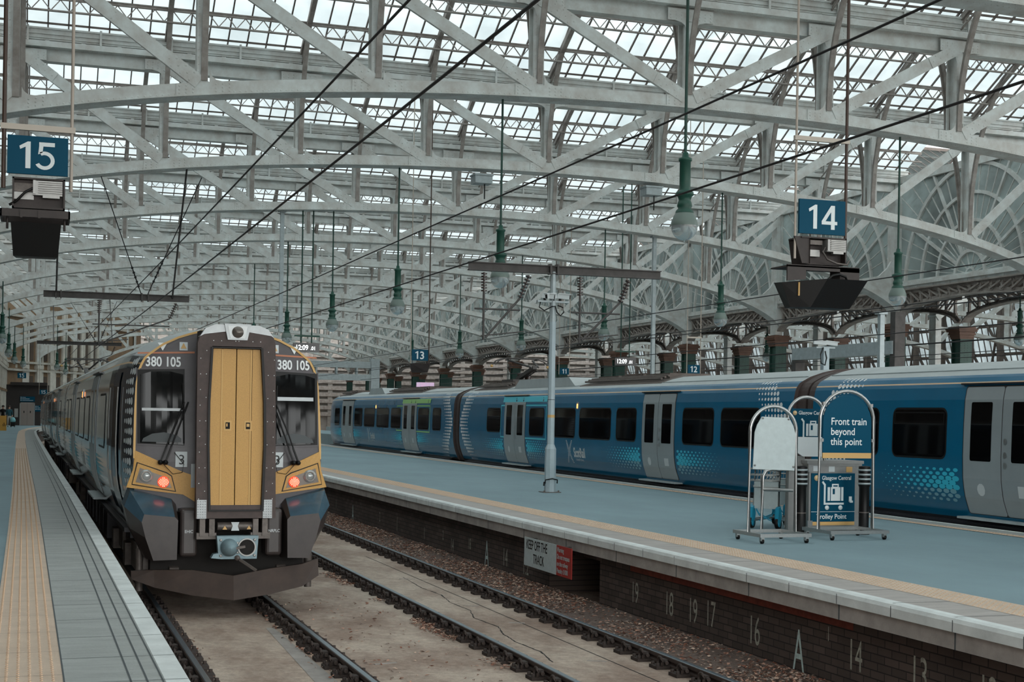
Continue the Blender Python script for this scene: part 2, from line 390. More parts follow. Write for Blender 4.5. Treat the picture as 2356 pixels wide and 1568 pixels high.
# track bed
mb = MB(); nx, ny = 60, 110
xs = [-9 + 95 * (i / nx) ** 1.6 for i in range(nx + 1)]
mb.add([(x, y, GZ) for y in [-70] + [-8 + 190 * (j / ny) ** 1.4 for j in range(1, ny + 1)] for x in xs], [(j * (nx + 1) + i, j * (nx + 1) + i + 1, (j + 1) * (nx + 1) + i + 1, (j + 1) * (nx + 1) + i) for j in range(ny) for i in range(nx)])
fl = struct(mb.build('floor', GROUND))
mb = MB()                                    # the crack that wanders down the slab between the rails
cp = [(5.72, 22.6), (5.66, 21.2), (5.72, 20.3), (5.62, 19.5), (5.66, 18.6), (5.5, 17.9), (5.57, 17.1), (5.45, 16.5), (5.4, 15.9), (5.46, 15.2), (5.36, 14.5)]
for (a, b), (c, d) in zip(cp, cp[1:]):
    k = 4
    for i in range(k):
        x0, y0, x1, y1 = a + (c - a) * i / k + random.uniform(-.012, .012), b + (d - b) * i / k, a + (c - a) * (i + 1) / k, b + (d - b) * (i + 1) / k
        w = random.uniform(.004, .012)
        mb.add([(x0 - w, y0, GZ + .002), (x0 + w, y0, GZ + .002), (x1 + w, y1, GZ + .002), (x1 - w, y1, GZ + .002)], [(0, 1, 2, 3)])
mb.add([(6.02, 12.3, GZ + .002), (6.035, 12.3, GZ + .002), (5.87, 26, GZ + .002), (5.855, 26, GZ + .002)], [(0, 1, 2, 3)])
struct(mb.build('trim_1', DARK))
mb = MB(); mb.add([(4.1, 13.2, GZ + .003), (4.62, 12.75, GZ + .003), (4.05, 12.0, GZ + .003), (3.6, 12.4, GZ + .003)], [(0, 1, 2, 3)]); struct(mb.build('trim_15', PATCH))
mb = MB()                                    # pale cement patches beside the chairs
for y, a, b, w_ in ((14.4, 5.95, 5.75, .03), (17.3, 6.0, 5.82, .04), (19.0, 5.9, 5.7, .025), (22.3, 5.85, 5.6, .03)): mb.bar((a, y, GZ + .003), (b, y + .09, GZ + .003), w_, .004)
for y in (13.6, 14.8): mb.bar((3.45, y, GZ + .003), (3.7, y + .05, GZ + .003), .04, .004)
mb.add([(2.62, 12.2, GZ + .003), (2.9, 12.2, GZ + .003), (2.82, 17.6, GZ + .003), (2.72, 17.6, GZ + .003)], [(0, 1, 2, 3)])
struct(mb.build('trim_2', CONC))

# ---------- platform 15 (left)
WALLX = [(-8, -4.7), (60, -4.62), (80, -4.2), (95, -3.7), (108, -3.25), (125, -3.15), (141, -2.95), (143, -2.0), (145, -.2), (148, 2.2), (153, 5.0), (170, 12)]
wx = lambda y: interp(WALLX, y)
mb = strip(MB(), off(wx, -.3), off(e15, -.14), 0.0)
struct(mb.build('floor', ASPH))
mb = strip(MB(), off(e15, -.72), off(e15, -.13), .006)
fp = struct(mb.build('floor', SLAB))
mb = strip(MB(), off(e15, -.14), e15, .008, zb=-.17)
struct(mb.build('trim_3', KERB))
mb = strip(MB(), off(e15, -1.15), off(e15, -.72), .007); domes(mb, off(e15, -1.15), 6, 7.5, 60, z=.007)
struct(mb.build('trim_4', [TACT, TDOME]))
mb = strip(MB(), off(e15, -.9), off(e15, -.06), -.17, zb=-1.06)
struct(mb.build('wall_left_platform', BRICK))
mb = MB(); y = 7.9
while y < 60:
    w = .004
    mb.add([(e15(y) - .72, y - w, .009), (e15(y) - .005, y - w, .0095), (e15(y) - .005, y + w, .0095), (e15(y) - .72, y + w, .009)], [(0, 1, 2, 3)])
    mb.add([(e15(y) - 1.15, y - w / 2 + .3, .0085), (e15(y) - .72, y - w / 2 + .3, .0085), (e15(y) - .72, y + w / 2 + .3, .0085), (e15(y) - 1.15, y + w / 2 + .3, .0085)], [(0, 1, 2, 3)])
    if int(y / .88) % 3 == 0: mb.add([(wx(y), y - w, .002), (e15(y) - 1.15, y - w, .002), (e15(y) - 1.15, y + w, .002), (wx(y), y + w, .002)], [(0, 1, 2, 3)])
    y += .88
for o_, w in ((-.34, .0055), (-.245, .0055), (-.155, .005), (-.72, .005)):
    strip(mb, off(e15, o_ - w), off(e15, o_ + w), .0088, yy=[6 + i for i in range(70)])
struct(mb.build('trim_5', JOINT))

# ---------- platform 14 (right)
mb = strip(MB(), off(l14, 1.1), const(FAR14 - .62), 0.0); struct(mb.build('floor', ASPH))
mb = strip(MB(), off(l14, .09), off(l14, .63), .004); struct(mb.build('floor', SLABP))
mb = strip(MB(), const(FAR14 - .45), const(FAR14 - .08), .004); struct(mb.build('floor', SLAB))
mb = strip(MB(), off(l14, .62), off(l14, 1.12), .006); domes(mb, off(l14, .62), 7, 8.5, 48, z=.006)
struct(mb.build('trim_6', [TACT, TDOME]))
mb = strip(MB(), const(FAR14 - .63), const(FAR14 - .44), .006); domes(mb, const(FAR14 - .63), 3, 14, 34, z=.006)
struct(mb.build('trim_7', [TACT, TDOME]))
mb = strip(MB(), const(FAR14 - .09), const(FAR14), .007, zb=-.2); struct(mb.build('trim_8', KERB))
mb = MB()                                    # rounded white nosing
sec = [(.14, 0.0), (.05, .002), (.015, -.012), (0, -.045), (0, -.125), (.14, -.125)]
mb.sweep([(l14(y), y, .006) for y in ys], sec, side=(1, 0, 0), sm=False)
struct(mb.build('trim_9', KERB))
mb = strip(MB(), off(l14, .03), off(l14, .5), -.119, zb=-.27); struct(mb.build('trim_10', CONC))
mb = MB()                                    # slab joints, nosing joints and beam joints
y, k = 8.3, 0
while y < 60:
    w = .005; x = l14(y)
    mb.add([(x + .02, y - w, .0085), (x + .62, y - w, .0065), (x + .62, y + w, .0065), (x + .02, y + w, .0085)], [(0, 1, 2, 3)])
    mb.add([(x - .002, y - w, -.02), (x - .002, y + w, -.02), (x - .002, y + w, -.118), (x - .002, y - w, -.118)], [(0, 1, 2, 3)])
    if k % 2 == 0: mb.add([(x + .027, y - .01, -.125), (x + .027, y + .01, -.125), (x + .027, y + .01, -.27), (x + .027, y - .01, -.27)], [(0, 1, 2, 3)])
    y += .9; k += 1
struct(mb.build('trim_11', JOINT))
# brick wall under platform 14, with the opening behind the notice
mb = MB()
WALLF = lambda y: l14(y) + .2
yy = [y for y in ys if y < 18.25] + [18.25]
def wallband(mb, yy, z0, z1, d=0.0, m=0):
    mb.add([p for y in yy for p in ((WALLF(y) + d, y, z0), (WALLF(y) + d, y, z1))], [(2 * i, 2 * i + 2, 2 * i + 3, 2 * i + 1) for i in range(len(yy) - 1)], m)
y2 = [20.2] + [y for y in ys if y > 20.2]
wallband(mb, yy, -1.06, -.36); wallband(mb, y2, -1.06, -.36); wallband(mb, [-8] + [y for y in ys if y > -8], -.36, -.2)
for y in (18.25, 20.2): mb.add([(WALLF(y), y, -1.06), (WALLF(y) + .9, y, -1.06), (WALLF(y) + .9, y, -.36), (WALLF(y), y, -.36)], [(0, 1, 2, 3)])
wallband(mb, [18.25, 20.2], -1.06, -.36, .9)
mb.add([(WALLF(18.25), 18.25, -.36), (WALLF(20.2), 20.2, -.36), (WALLF(20.2) + .9, 20.2, -.36), (WALLF(18.25) + .9, 18.25, -.36)], [(0, 1, 2, 3)])
wl = struct(mb.build('wall_right_platform', BRICK))
mb = MB(); mb.add([(WALLF(y) - .012, y, z) for y, z in ((11.9, -.38), (17.2, -.38), (17.2, -.27), (11.9, -.27))], [(0, 1, 2, 3)])
struct(mb.build('trim_12', BRICKR))
mb = strip(MB(), const(14.5), const(14.9), -.2, zb=-1.06)
# far wall under platform 14 and neighbouring platforms beyond the train
mb = strip(MB(), const(FAR14 - .05), const(FAR14 - .4), -.19, zb=-1.06); struct(mb.build('wall_far_platform', BRICK))
mb = strip(MB(), const(21.1), const(25.0), 0.0, zb=-1.05); struct(mb.build('floor', ASPH))
mb = strip(MB(), const(32.0), const(42.0), 0.0, zb=-1.05); struct(mb.build('floor', ASPH))
mb = strip(MB(), const(55.0), const(62.0), 0.0, zb=-1.05); struct(mb.build('floor', ASPH))

# painted numbers and letters on the brick wall
mb = MB(); mb2 = MB()
for s, y, zt, zb, fresh in (('A', 12.92, -.5, -.95, 1), ('A', 23.27, -.5, -.97, 1), ('A', 33.8, -.56, -1.0, 1), ('19', 17.12, -.5, -.78, 0), ('18', 16.1, -.5, -.8, 0), ('19', 15.45, -.5, -.8, 0),
        ('17', 15.0, -.47, -.78, 0), ('16', 13.95, -.5, -.82, 0), ('14', 11.95, -.45, -.76, 0), ('13', 10.92, -.44, -.76, 0), ('12', 9.95, -.44, -.74, 0), ('1', 12.33, -.40, -.55, 0),
        ('2', 25.95, -.56, -.74, 0), ('14', 25.4, -.66, -.9, 0), ('18', 24.3, -.56, -.76, 0), ('14', 22.35, -.55, -.85, 0), ('1:2', 21.35, -.6, -.88, 0), ('2', 31.05, -.56, -.78, 0), ('1', 29.5, -.55, -.86, 0), ('1', 27.3, -.6, -.85, 0), ('8', 36.6, -.56, -.75, 0), ('1', 35.7, -.56, -.8, 0)):
    h = (zt - zb) / .72
    text(mb2 if fresh else mb, s, (WALLF(y) - .004, y + (.12 if fresh else .06), zb), (0, -1, 0), (0, 0, 1), h, 0.0, .55 if fresh else .62)
struct(mb.build('trim_13', PAINTW)); struct(mb2.build('trim_14', PAINTW2))

# ---------- rails with their chairs
def rail(label, fx, y0, y1, ch0, ch1, phase):
    t = thing('rail', label, 'rail', (fx(y0), y0, GZ), group='running rails')
    yy = [y0 + (y1 - y0) * (i / 40) ** 1.3 for i in range(41)]
    L = [(fx(y) - fx(y0), y - y0, 0) for y in yy]; h = RT - GZ
    sec = [(-.036, 0.02), (.036, .02), (.036, .04), (.01, .052), (.01, h - .05), (.036, h - .04), (.036, h - .006), (.028, h), (-.028, h), (-.036, h - .006), (-.036, h - .04), (-.01, h - .05), (-.01, .052), (-.036, .04)]
    mb = MB().sweep(L, sec, side=(1, 0, 0)); mb.build('rail_web', RAILS_, t)
    MB().sweep(L, [(-.03, h - .001), (.03, h - .001), (.026, h + .003), (-.026, h + .003)], side=(1, 0, 0)).build('rail_head', RAILT, t)
    y, n = ch0 + phase, 0
    while y < ch1 and n < 98:
        o = obj('rail_chair', CHAIRM, t, (fx(y) - fx(y0), y - y0, 0)); y += .49; n += 1
cb = MB()
cb.box(-.19, -.1, -.015, .17, .1, .035); cb.box(-.11, -.06, .03, -.045, .06, .10); cb.box(.045, -.05, .03, .1, .05, .09)
cb.tube([(-.13 + .0 * i, -.05 + .06 * cos(a), .075 + .055 * sin(a)) for i, a in enumerate([2 * pi * j / 10 for j in range(11)])], .014, 6)
cb.tube([(-.075, -.11, .07), (-.07, .12, .075)], .022, 6)
for x, y in ((-.16, -.06), (-.16, .07), (.14, .06)): cb.lathe((x, y, .035), [(.022, 0), (.022, .03), (0, .032)], 6)
CHAIRM = cb.mesh('rail_chair', CHAIR)
cL = off(e15, 1.46); cR = off(l14, -1.555)
rail('left rail of the track the front train stands on, by the white platform edge', off(cL, -.7525), -6, 150, 9.5, 20.5, .1)
rail('polished right rail of the track the front train stands on', off(cL, .7525), -6, 150, 9.5, 21.5, .3)
rail('nearer rail of the empty middle track', off(cR, -.7525), -6, 160, 9.0, 45, .2)
rail('further rail of the empty middle track beside the leaf litter', off(cR, .7525), -6, 160, 9.0, 45, 0)
for x in (14.7, 16.2, 18.8, 20.3): 
    pass
# fish plate joint on the nearer rail
# ---------- leaves, ballast bank
def leafpile(name, n, fpos, cols, smin=.02, smax=.05):
    mb = MB()
    for i in range(n):
        x, y, z = fpos(); s = random.uniform(smin, smax); a = random.uniform(0, 2 * pi); tx, ty = random.uniform(-.7, .7), random.uniform(-.7, .7)
        c, d = cos(a) * s, sin(a) * s; w = random.uniform(.35, .6)
        vs = [(x + c, y + d, z + s * tx * .6), (x - d * w, y + c * w, z + s * ty * .5 + .004), (x - c, y - d, z + s * .25), (x + d * w, y - c * w, z + .012)]
        mb.add(vs, [(0, 1, 2), (0, 2, 3)], random.randrange(len(cols)))
    return mb.build(name, cols)
LC = [mat('dry_leaf_brown', 'ab8370', .9), mat('dry_leaf_tan', 'c9ac98', .9), mat('dry_leaf_dark', '6c5246', .9), mat('dry_leaf_grey', '8f7f75', .9), mat('dry_leaf_red', '80513f', .9)]
BALL = mat('cinder_bank', '75635a', .95, noise=(22, .5), bump=(40, 1.0))
mb = MB(); vs = []; yy = [8 + .5 * i for i in range(80)]
for y in yy:
    w = WALLF(y) - .02; r = w - .96
    for k in range(7):
        u = k / 6; vs.append((r + (w + .02 - r) * u, y, GZ + .005 + .085 * u ** 1.2 + .03 * (random.random() - .5) * (u > .1)))
mb.add(vs, [(i * 7 + j, i * 7 + j + 1, i * 7 + j + 8, i * 7 + j + 7) for i in range(len(yy) - 1) for j in range(6)], 0, True)
tag(mb.build('cinder_bank', BALL), 'dark cinder and dirt bank along the foot of the sooty brick wall', 'ballast', kind='stuff')
def p_wall():
    while True:
        y = 9 + 32 * random.random() ** 1.3; u = random.random() ** .8
        if sin(y * 1.7) + sin(y * .61 + 1) + 2.2 * random.random() > .6 - .5 * (y > 17): break
    w = WALLF(y) - .05; return (w - .9 + .9 * u, y, GZ + .012 + .085 * u ** 1.2 + .02 * random.random())
tag(leafpile('leaf_litter', 15000, p_wall, LC, .012, .036), 'brown dead leaves heaped along the foot of the brick wall', 'leaves', kind='stuff')
def p_rail():
    y = 11 + 14 * random.random() ** 1.2
    while sin(y * 2.3) + sin(y * 1.1 + 2) < -.2 + .8 * random.random(): y = 11 + 14 * random.random() ** 1.2
    return (cR(y) - .7525 - random.gauss(.2, .07), y, GZ + .008 + .012 * random.random())
tag(leafpile('leaf_litter', 1600, p_rail, LC, .015, .04), 'dead leaves caught along the nearer rail of the middle track', 'leaves', kind='stuff')
def p_heap():
    a, r = random.uniform(0, 2 * pi), abs(random.gauss(0, .26)); return (4.05 + 2.0 * r * cos(a), 11.55 + r * sin(a) * .9, GZ + .01 + max(0, .12 - r * .25) * random.random())
tag(leafpile('leaf_litter', 1500, p_heap, LC, .015, .04), 'loose heap of dead leaves on the concrete at the bottom edge', 'leaves', kind='stuff')
def p_scat():
    return (random.uniform(3.3, 4.6), 11.5 + 9 * random.random() ** 1.3, GZ + .006)
tag(leafpile('leaf_litter', 260, p_scat, LC, .012, .035), 'single dead leaves scattered over the concrete between the tracks', 'leaves', kind='stuff')
def p_left():
    y = 11 + 8 * random.random(); return (cL(y) + random.choice((-.62, .86, .58)) + random.gauss(0, .05), y, GZ + .006 + .02 * random.random())
tag(leafpile('leaf_litter', 500, p_left, LC, .012, .035), 'crumbs and dead leaves beside the rails of the front train track', 'leaves', kind='stuff')

# ================================================================== roof of the big hall
X0, XC, XL, BAY, Y0 = 35.04, 15.2, -4.65, 10.25, 22.15
YT = [Y0 + BAY * k for k in range(-1, 15)]
YBACK = [Y0 + BAY * k for k in range(-4, -1)]          # the hall goes on behind the viewer
HS, PW = 19.84, 3.968
zb = lambda d: 5.72 + 3.6 * sqrt(max(0, 1 - (d / 20.0) ** 2))
ZT0, ZT1 = 11.47, 11.98
Lx = lambda d: d - HS                        # offset from the right-hand column line
def scale_for(y):
    return (X0 - max(XL, wx(y) + .1)) / (X0 - XL)
def make_truss():
    t = thing('roof_truss', '', 'roof truss', (X0, 0, 0), group='arched trusses of the main hall')
    ds = [-HS + .06 + (2 * HS - .12) * i / 96 for i in range(97)]
    path = [(Lx(d), 0, zb(d)) for d in ds]
    mb = MB().sweep(path, [(-.25, .03), (.25, .03), (.25, .30), (-.25, .30)], side=(0, -1, 0))
    mb.sweep(path, [(-.33, 0), (.33, 0), (.33, .03), (-.33, .03)], side=(0, -1, 0))
    acc = 0
    n = int(2 * HS / .13)
    for i in range(n):
        d = -HS + .13 * (i + .5); z = zb(d)
        mb.rivet((Lx(d), -.25, z + .06), (0, -1, 0), .025); mb.rivet((Lx(d), -.29, z), (0, 0, -1), .024); mb.rivet((Lx(d), -.12, z), (0, 0, -1), .024)
        if i % 2: mb.rivet((Lx(d), .2, z), (0, 0, -1), .024)
    mb.build('bottom_chord', IRON, t)
    mb = MB(); mb.box(Lx(-HS), -.16, ZT0, Lx(HS), .16, ZT1 - .12); mb.box(Lx(-HS), -.42, ZT1 - .16, Lx(HS), .42, ZT1)
    for i in range(n):
        d = -HS + .13 * (i + .5); mb.rivet((Lx(d), -.34, ZT1 - .16), (0, 0, -1), .024); mb.rivet((Lx(d), -.24, ZT1 - .16), (0, 0, -1), .024)
    mb.build('top_chord', IRON, t)
    for i in range(-5, 6):
        d = i * PW; z0 = zb(d) + .28 if abs(i) < 5 else 5.85
        if abs(i) == 5: d = i * PW - (.1 if i > 0 else -.1)
        mb = MB(); x = Lx(d)
        if abs(i) < 5:
            mb.box(x - .12, -.25, z0 - .26, x + .12, -.21, ZT0 + .3); mb.box(x - .12, .16, z0 - .26, x + .12, .2, ZT0 + .3); mb.box(x - .03, -.21, z0, x + .03, .16, ZT0)
            mb.box(x - .12, -.21, z0, x - .1, -.12, ZT0); mb.box(x + .1, -.21, z0, x + .12, -.12, ZT0)
            for k in range(int((ZT0 - z0) / .16)): mb.rivet((x - .09, -.25, z0 + .1 + .16 * k), (0, -1, 0), .02)
        else:
            mb.box(x - .2, -.27, z0, x + .2, .27, ZT1)
            for k in range(36): mb.rivet((x - .2, -.18, z0 + .1 + .16 * k), (-1, 0, 0), .018); mb.rivet((x - .2, .18, z0 + .1 + .16 * k), (-1, 0, 0), .018)
        mb.build('post', IRON, t)
    def joint(mb, x, zf, w, h):
        # plate that follows the slope of the chord
        n_ = 6; lo = [(x - w + 2 * w * i / n_, zf(x - w + 2 * w * i / n_)) for i in range(n_ + 1)]
        mb.prism(lo + [(a, b + h) for a, b in reversed(lo)], (0, -.275, 0), (1, 0, 0), (0, 0, 1), (0, .025, 0))
    for i in range(-5, 5):
        a, b = (i + 1, i) if i < 0 else (i, i + 1)      # foot of the diagonal, head of the diagonal
        p = Vector((Lx(a * PW * .996), 0, zb(a * PW) + .2)); q = Vector((Lx(b * PW * .996), 0, ZT0 + .12))
        dr = (q - p).normalized(); mb = MB()
        for y in (-.225,): mb.bar(p + Vector((0, y, 0)), q + Vector((0, y, 0)), .09, .30, up=(-dr.z, 0, dr.x))
        pr = Vector((-dr.z, 0, dr.x))
        for k in range(1, 3):
            c = p + (q - p) * (.2 + .3 * k)
            for s_ in (-.09, .09): mb.rivet(c + pr * s_ + Vector((0, -.27, 0)), (0, -1, 0), .025)
        mb.build('diagonal', IRON, t)
    for i in range(-5, 6):
        d = i * PW * .996; x = Lx(d)
        for top in (0, 1):
            mb = MB(); z = ZT0 if top else zb(d)
            if abs(i) == 5:
                if top: continue
                # solid curved end web beside the column
                s_ = 1 if i > 0 else -1
                pts = [(Lx(s_ * (HS - .25)), 6.0)] + [(Lx(s_ * (HS - .3 - 1.75 * k / 6)), zb(HS - .3 - 1.75 * k / 6) + .28) for k in range(7)] + [(Lx(s_ * (HS - 1.5)), 7.75), (Lx(s_ * (HS - .9)), 7.85), (Lx(s_ * (HS - .5)), 8.2), (Lx(s_ * (HS - .25)), 8.6)]
                mb.prism(pts, (0, -.06, 0), (1, 0, 0), (0, 0, 1), (0, .12, 0)); mb.build('end_web', IRON, t); continue
            zf = (lambda xx: ZT0) if top else (lambda xx: zb(xx + HS) + .03)
            joint(mb, x, zf, .62, .27 if not top else .3)
            sl = -(zb(d + .1) - zb(d - .1)) / .2
            for sx_ in (-1, 1):
                h_ = (lambda a: zf(x + a) - z + .26) if not top else (lambda a: 0)
                mb.prism([(sx_ * .11, h_(0)), (sx_ * .11, .55 if not top else -.26), (sx_ * .16, h_(sx_ * .16) + (.13 if not top else -.1)), (sx_ * .25, h_(sx_ * .25) + (.05 if not top else -.04)), (sx_ * .42, h_(sx_ * .42))], (x, -.275, z), (1, 0, 0), (0, 0, 1), (0, .03, 0))
                for ax in (.25, .4, .55):
                    for az in (.05, .13, .21): mb.rivet((x + sx_ * ax, -.275, zf(x + sx_ * ax) + az), (0, -1, 0), .025)
            dirs = []
            if not top:
                if i <= 0: dirs.append((-1, i - 1))
                if i >= 0: dirs.append((1, i + 1))
            else:
                if -5 < i < 0: dirs.append((1, i + 1))
                if 0 < i < 5: dirs.append((-1, i - 1))
            for s_, j in dirs:
                if abs(j) > 5: continue
                if not top: p = Vector((x, 0, zb(d) + .2)); q = Vector((Lx(j * PW * .996), 0, ZT0 + .12))
                else: p = Vector((x, 0, ZT0 + .12)); q = Vector((Lx(j * PW * .996), 0, zb(j * PW) + .2))
                dr = (q - p).normalized(); pr = Vector((-dr.z, 0, dr.x)); o_ = Vector((0, -.28, 0))
                mb.bar(p + dr * .15 + o_, p + dr * 1.05 + o_, .02, .31, up=pr)
                for k in range(6):
                    for s2 in (-.105, 0, .105):
                        if (k + (s2 == 0)) % 2 == 0: mb.rivet(p + dr * (.35 + .12 * k) + pr * s2 + Vector((0, -.29, 0)), (0, -1, 0), .025)
            mb.build('gusset_plate', IRON, t)
    return t
proto = make_truss()
for k, y in enumerate(YT):
    if k == 0: lab = 'white riveted arched roof truss nearest the camera, cut by the top corners of the picture'
    elif k == len(YT) - 1: lab = 'furthest white riveted arched roof truss at the far end of the hall'
    else: lab = '%s white riveted arched roof truss from the camera' % ORD[k]
    if k == 0: t = proto; t.location = (X0, y, 0); t['label'] = lab
    else: t = dup(proto, (X0, y, 0), lab)
    t.scale = (scale_for(y), 1, 1)

# ---------- glazed ridge and furrow bays
ZG, SLP = 12.32, .56
RZ = ZG + SLP * BAY / 2
PU = (1.3, 2.65, 4.0)
W_ = 2 * HS + .6
def make_bay():
    xa, xb = -2 * HS - .35, .25
    root = MB()
    for y0, y1 in ((0, BAY / 2), (BAY, BAY / 2)):
        root.add([(xa, y0, ZG), (xb, y0, ZG), (xb, y1, RZ), (xa, y1, RZ)], [(0, 1, 2, 3)], 0)
    r = root.build('ceiling', [ROOFGLASS], None, (X0, 0, 0)); struct(r)
    bars = MB(); n = int((xb - xa) / .56)
    for i in range(n + 1):
        x = xa + .56 * i
        for y0 in (0, BAY): bars.bar((x, y0, ZG - .03), (x, BAY / 2, RZ - .03), .035, .07)
    for y0, s in ((0, 1), (BAY, -1)):
        for u in (.16, .36): bars.bar((xa, y0 + s * u, ZG + SLP * u - .03), (xb, y0 + s * u, ZG + SLP * u - .03), .05, .05)
    bars.box(xa, BAY / 2 - .15, RZ - .25, xb, BAY / 2 + .15, RZ + .05)
    bars.build('glazing_bar', IROND, r)
    pm = MB()                                 # lattice purlin: two rails and a zigzag
    pm.box(xa, -.04, -.07, xb, .04, 0); pm.box(xa, -.05, -.40, xb, .05, -.36); pm.box(xa, -.06, -.0, xb, .06, .03)
    n = int((xb - xa) / .51)
    for i in range(n):
        x = xa + .51 * i; pm.bar((x, 0, -.37), (x + .255, 0, -.06), .03, .025); pm.bar((x + .255, 0, -.06), (x + .51, 0, -.37), .03, .025)
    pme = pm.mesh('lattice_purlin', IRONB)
    for u in PU:
        obj('lattice_purlin', pme, r, (0, u, ZG + SLP * u - .06)); obj('lattice_purlin', pme, r, (0, BAY - u, ZG + SLP * u - .06))
    g = MB()                                  # gutter over the truss with its brackets
    g.box(xa, -.34, ZT1 + .1, xb, .34, ZT1 + .2); g.box(xa, -.38, ZT1 + .2, xb, .38, ZT1 + .34); g.box(xa, -.30, ZT1 + .05, xb, .30, ZT1 + .1)
    g.box(xa, -.42, ZT1 + .33, xb, .42, ZT1 + .38)
    for i in range(int(W_ / .99)): g.box(xa + .99 * i, -.3, ZT1, xa + .99 * i + .12, .3, ZT1 + .06)
    for i in range(int(W_ / 1.98)): g.box(xa + 1.98 * i + .5, -.43, ZT1 - .02, xa + 1.98 * i + .56, -.38, ZT1 + .42)
    g.build('gutter', IRON, r)
    for i in range(-4, 5):                    # rafters and their curved braces at each line of posts
        rm = MB(); zf = zb(i * PW) + .34
        for s, yb in ((1, 0), (-1, BAY)):
            rm.bar((0, yb + s * .1, ZG - .12), (0, BAY / 2, RZ - .15), .14, .14)
            arc = [(0, yb + s * (.28 + 3.0 * (1 - cos(a))), zf + (ZG + SLP * 3.2 - .3 - zf) * sin(a)) for a in [pi / 2 * j / 14 for j in range(15)]]
            sd = (s, 0, 0)
            rm.sweep(arc, [(-.07, -.02), (.07, -.02), (.07, .02), (-.07, .02)], side=sd); rm.sweep(arc, [(-.015, .02), (.015, .02), (.015, .16), (-.015, .16)], side=sd)
            rm.bar(arc[7], (0, yb + s * .2, arc[7][2] - .5), .04, .04); rm.bar(arc[9], (0, yb + s * .35, 12.2), .04, .04); rm.bar(arc[11], (0, yb + s * 1.2, ZG + SLP * 1.2 - .15), .04, .04)
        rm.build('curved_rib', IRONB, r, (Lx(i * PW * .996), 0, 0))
    return r
bay0 = make_bay(); bay0.location = (X0, YT[0], 0)
def dupbay(x, y, sc):
    c = bay0.copy(); COL.objects.link(c); c.location = (x, y, 0); c.scale = (sc, 1, 1)
    for ch in BK: q = ch.copy(); COL.objects.link(q); q.parent = c
BK = list(bay0.children)
for y in YT[1:] + YBACK: dupbay(X0, y, scale_for(y))
for k, y in enumerate(YBACK): dup(proto, (X0, y, 0), 'white riveted arched roof truss overhead behind the viewer, outside the picture')

# ---------- columns and arcade
def make_column():
    t = thing('column', '', 'column', (X0, 0, -.02), group='riveted columns of the arcade')
    mb = MB(); mb.box(-.2, -.26, 0, .2, .26, 5.35); mb.box(-.3, -.32, 0, .3, -.26, 5.35); mb.box(-.3, .26, 0, .3, .32, 5.35)
    for k in range(46):
        z = .5 + .105 * k
        for x in (-.25, -.08, .08, .25): mb.rivet((x, -.32, z), (0, -1, 0), .022)
        for y in (-.2, .0, .2): mb.rivet((-.2, y, z), (-1, 0, 0), .022)
    mb.box(-.4, -.42, 0, .4, .42, .45)
    mb.build('shaft', GREEND, t)
    mb = MB()
    for w, z0, z1 in ((.345, 5.3, 5.38), (.37, 5.38, 5.48), (.42, 5.48, 5.55), (.40, 5.55, 5.62), (.47, 5.62, 5.70), (.50, 5.70, 5.76), (.42, 5.76, 5.84)): mb.box(-w, -w, z0, w, w, z1)
    mb.build('capital', RUST, t)
    return t
c0 = make_column(); first = True
def put_column(x, y, lab):
    global first
    if first: first = False; c0.location = (x, y, -.02); c0['label'] = lab; return c0
    return dup(c0, (x, y, -.02), lab)
YC = [y for y in YT if y > 30]
for k, y in enumerate(YC):
    put_column(X0, y, '%s green riveted column from the camera in the front row of the arcade' % ORD[k] if k else 'nearest green riveted column in the front row of the arcade')
for k, y in enumerate(YC):
    c = put_column(38.4, y, '%s green riveted column from the camera in the rear row of the arcade' % ORD[k] if k else 'nearest green riveted column in the rear row of the arcade')
def make_girder():
    t = thing('arcade_girder', '', 'girder', (X0, 0, 0), group='arched lattice girders of the arcade')
    L = BAY
    zi = lambda y: 5.85 + (6.72 - 5.85) * sqrt(max(0, 1 - ((y - L / 2) / (L / 2 - .22)) ** 2)) ** .8
    N = 40; ysx = [.25 + (L - .5) * i / N for i in range(N + 1)]
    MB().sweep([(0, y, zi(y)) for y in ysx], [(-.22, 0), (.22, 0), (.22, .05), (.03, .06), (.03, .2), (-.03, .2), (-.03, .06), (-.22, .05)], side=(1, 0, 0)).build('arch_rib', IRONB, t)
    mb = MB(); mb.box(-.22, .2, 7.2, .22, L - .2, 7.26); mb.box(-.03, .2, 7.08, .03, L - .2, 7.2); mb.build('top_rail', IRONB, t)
    mb = MB(); n = 14
    for i in range(n + 1):
        y = .5 + (L - 1.0) * i / n
        mb.box(-.05, y - .05, zi(y) + .1, .05, y + .05, 7.15)
        if i < n:
            ya, yb2 = (y, y + (L - 1) / n) if i < n / 2 else (y + (L - 1) / n, y)
            mb.bar((-.09, ya, 7.12), (-.09, yb2, zi(yb2) + .16), .05, .07); mb.bar((.09, ya, 7.12), (.09, yb2, zi(yb2) + .16), .05, .07)
        mb.box(-.06, y - .12, zi(y) + .08, .06, y + .12, zi(y) + .24); mb.box(-.06, y - .1, 7.0, .06, y + .1, 7.12)
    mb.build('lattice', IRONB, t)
    mb = MB(); mb.box(-.25, .2, 7.38, .25, L - .2, 7.52); mb.box(-.14, .2, 7.26, -.08, L - .2, 7.38)
    for i in range(9): mb.box(-.16, .6 + i * 1.13, 7.2, -.1, .68 + i * 1.13, 7.5)
    mb.build('sill', IRON, t)
    return t
g0 = make_girder(); g0.location = (X0, YC[0], 0); g0['label'] = 'nearest arched lattice girder in the front row of the arcade'
for k, y in enumerate(YC[1:-1]): dup(g0, (X0, y, 0), '%s arched lattice girder from the camera in the front row of the arcade' % ORD[k + 1])
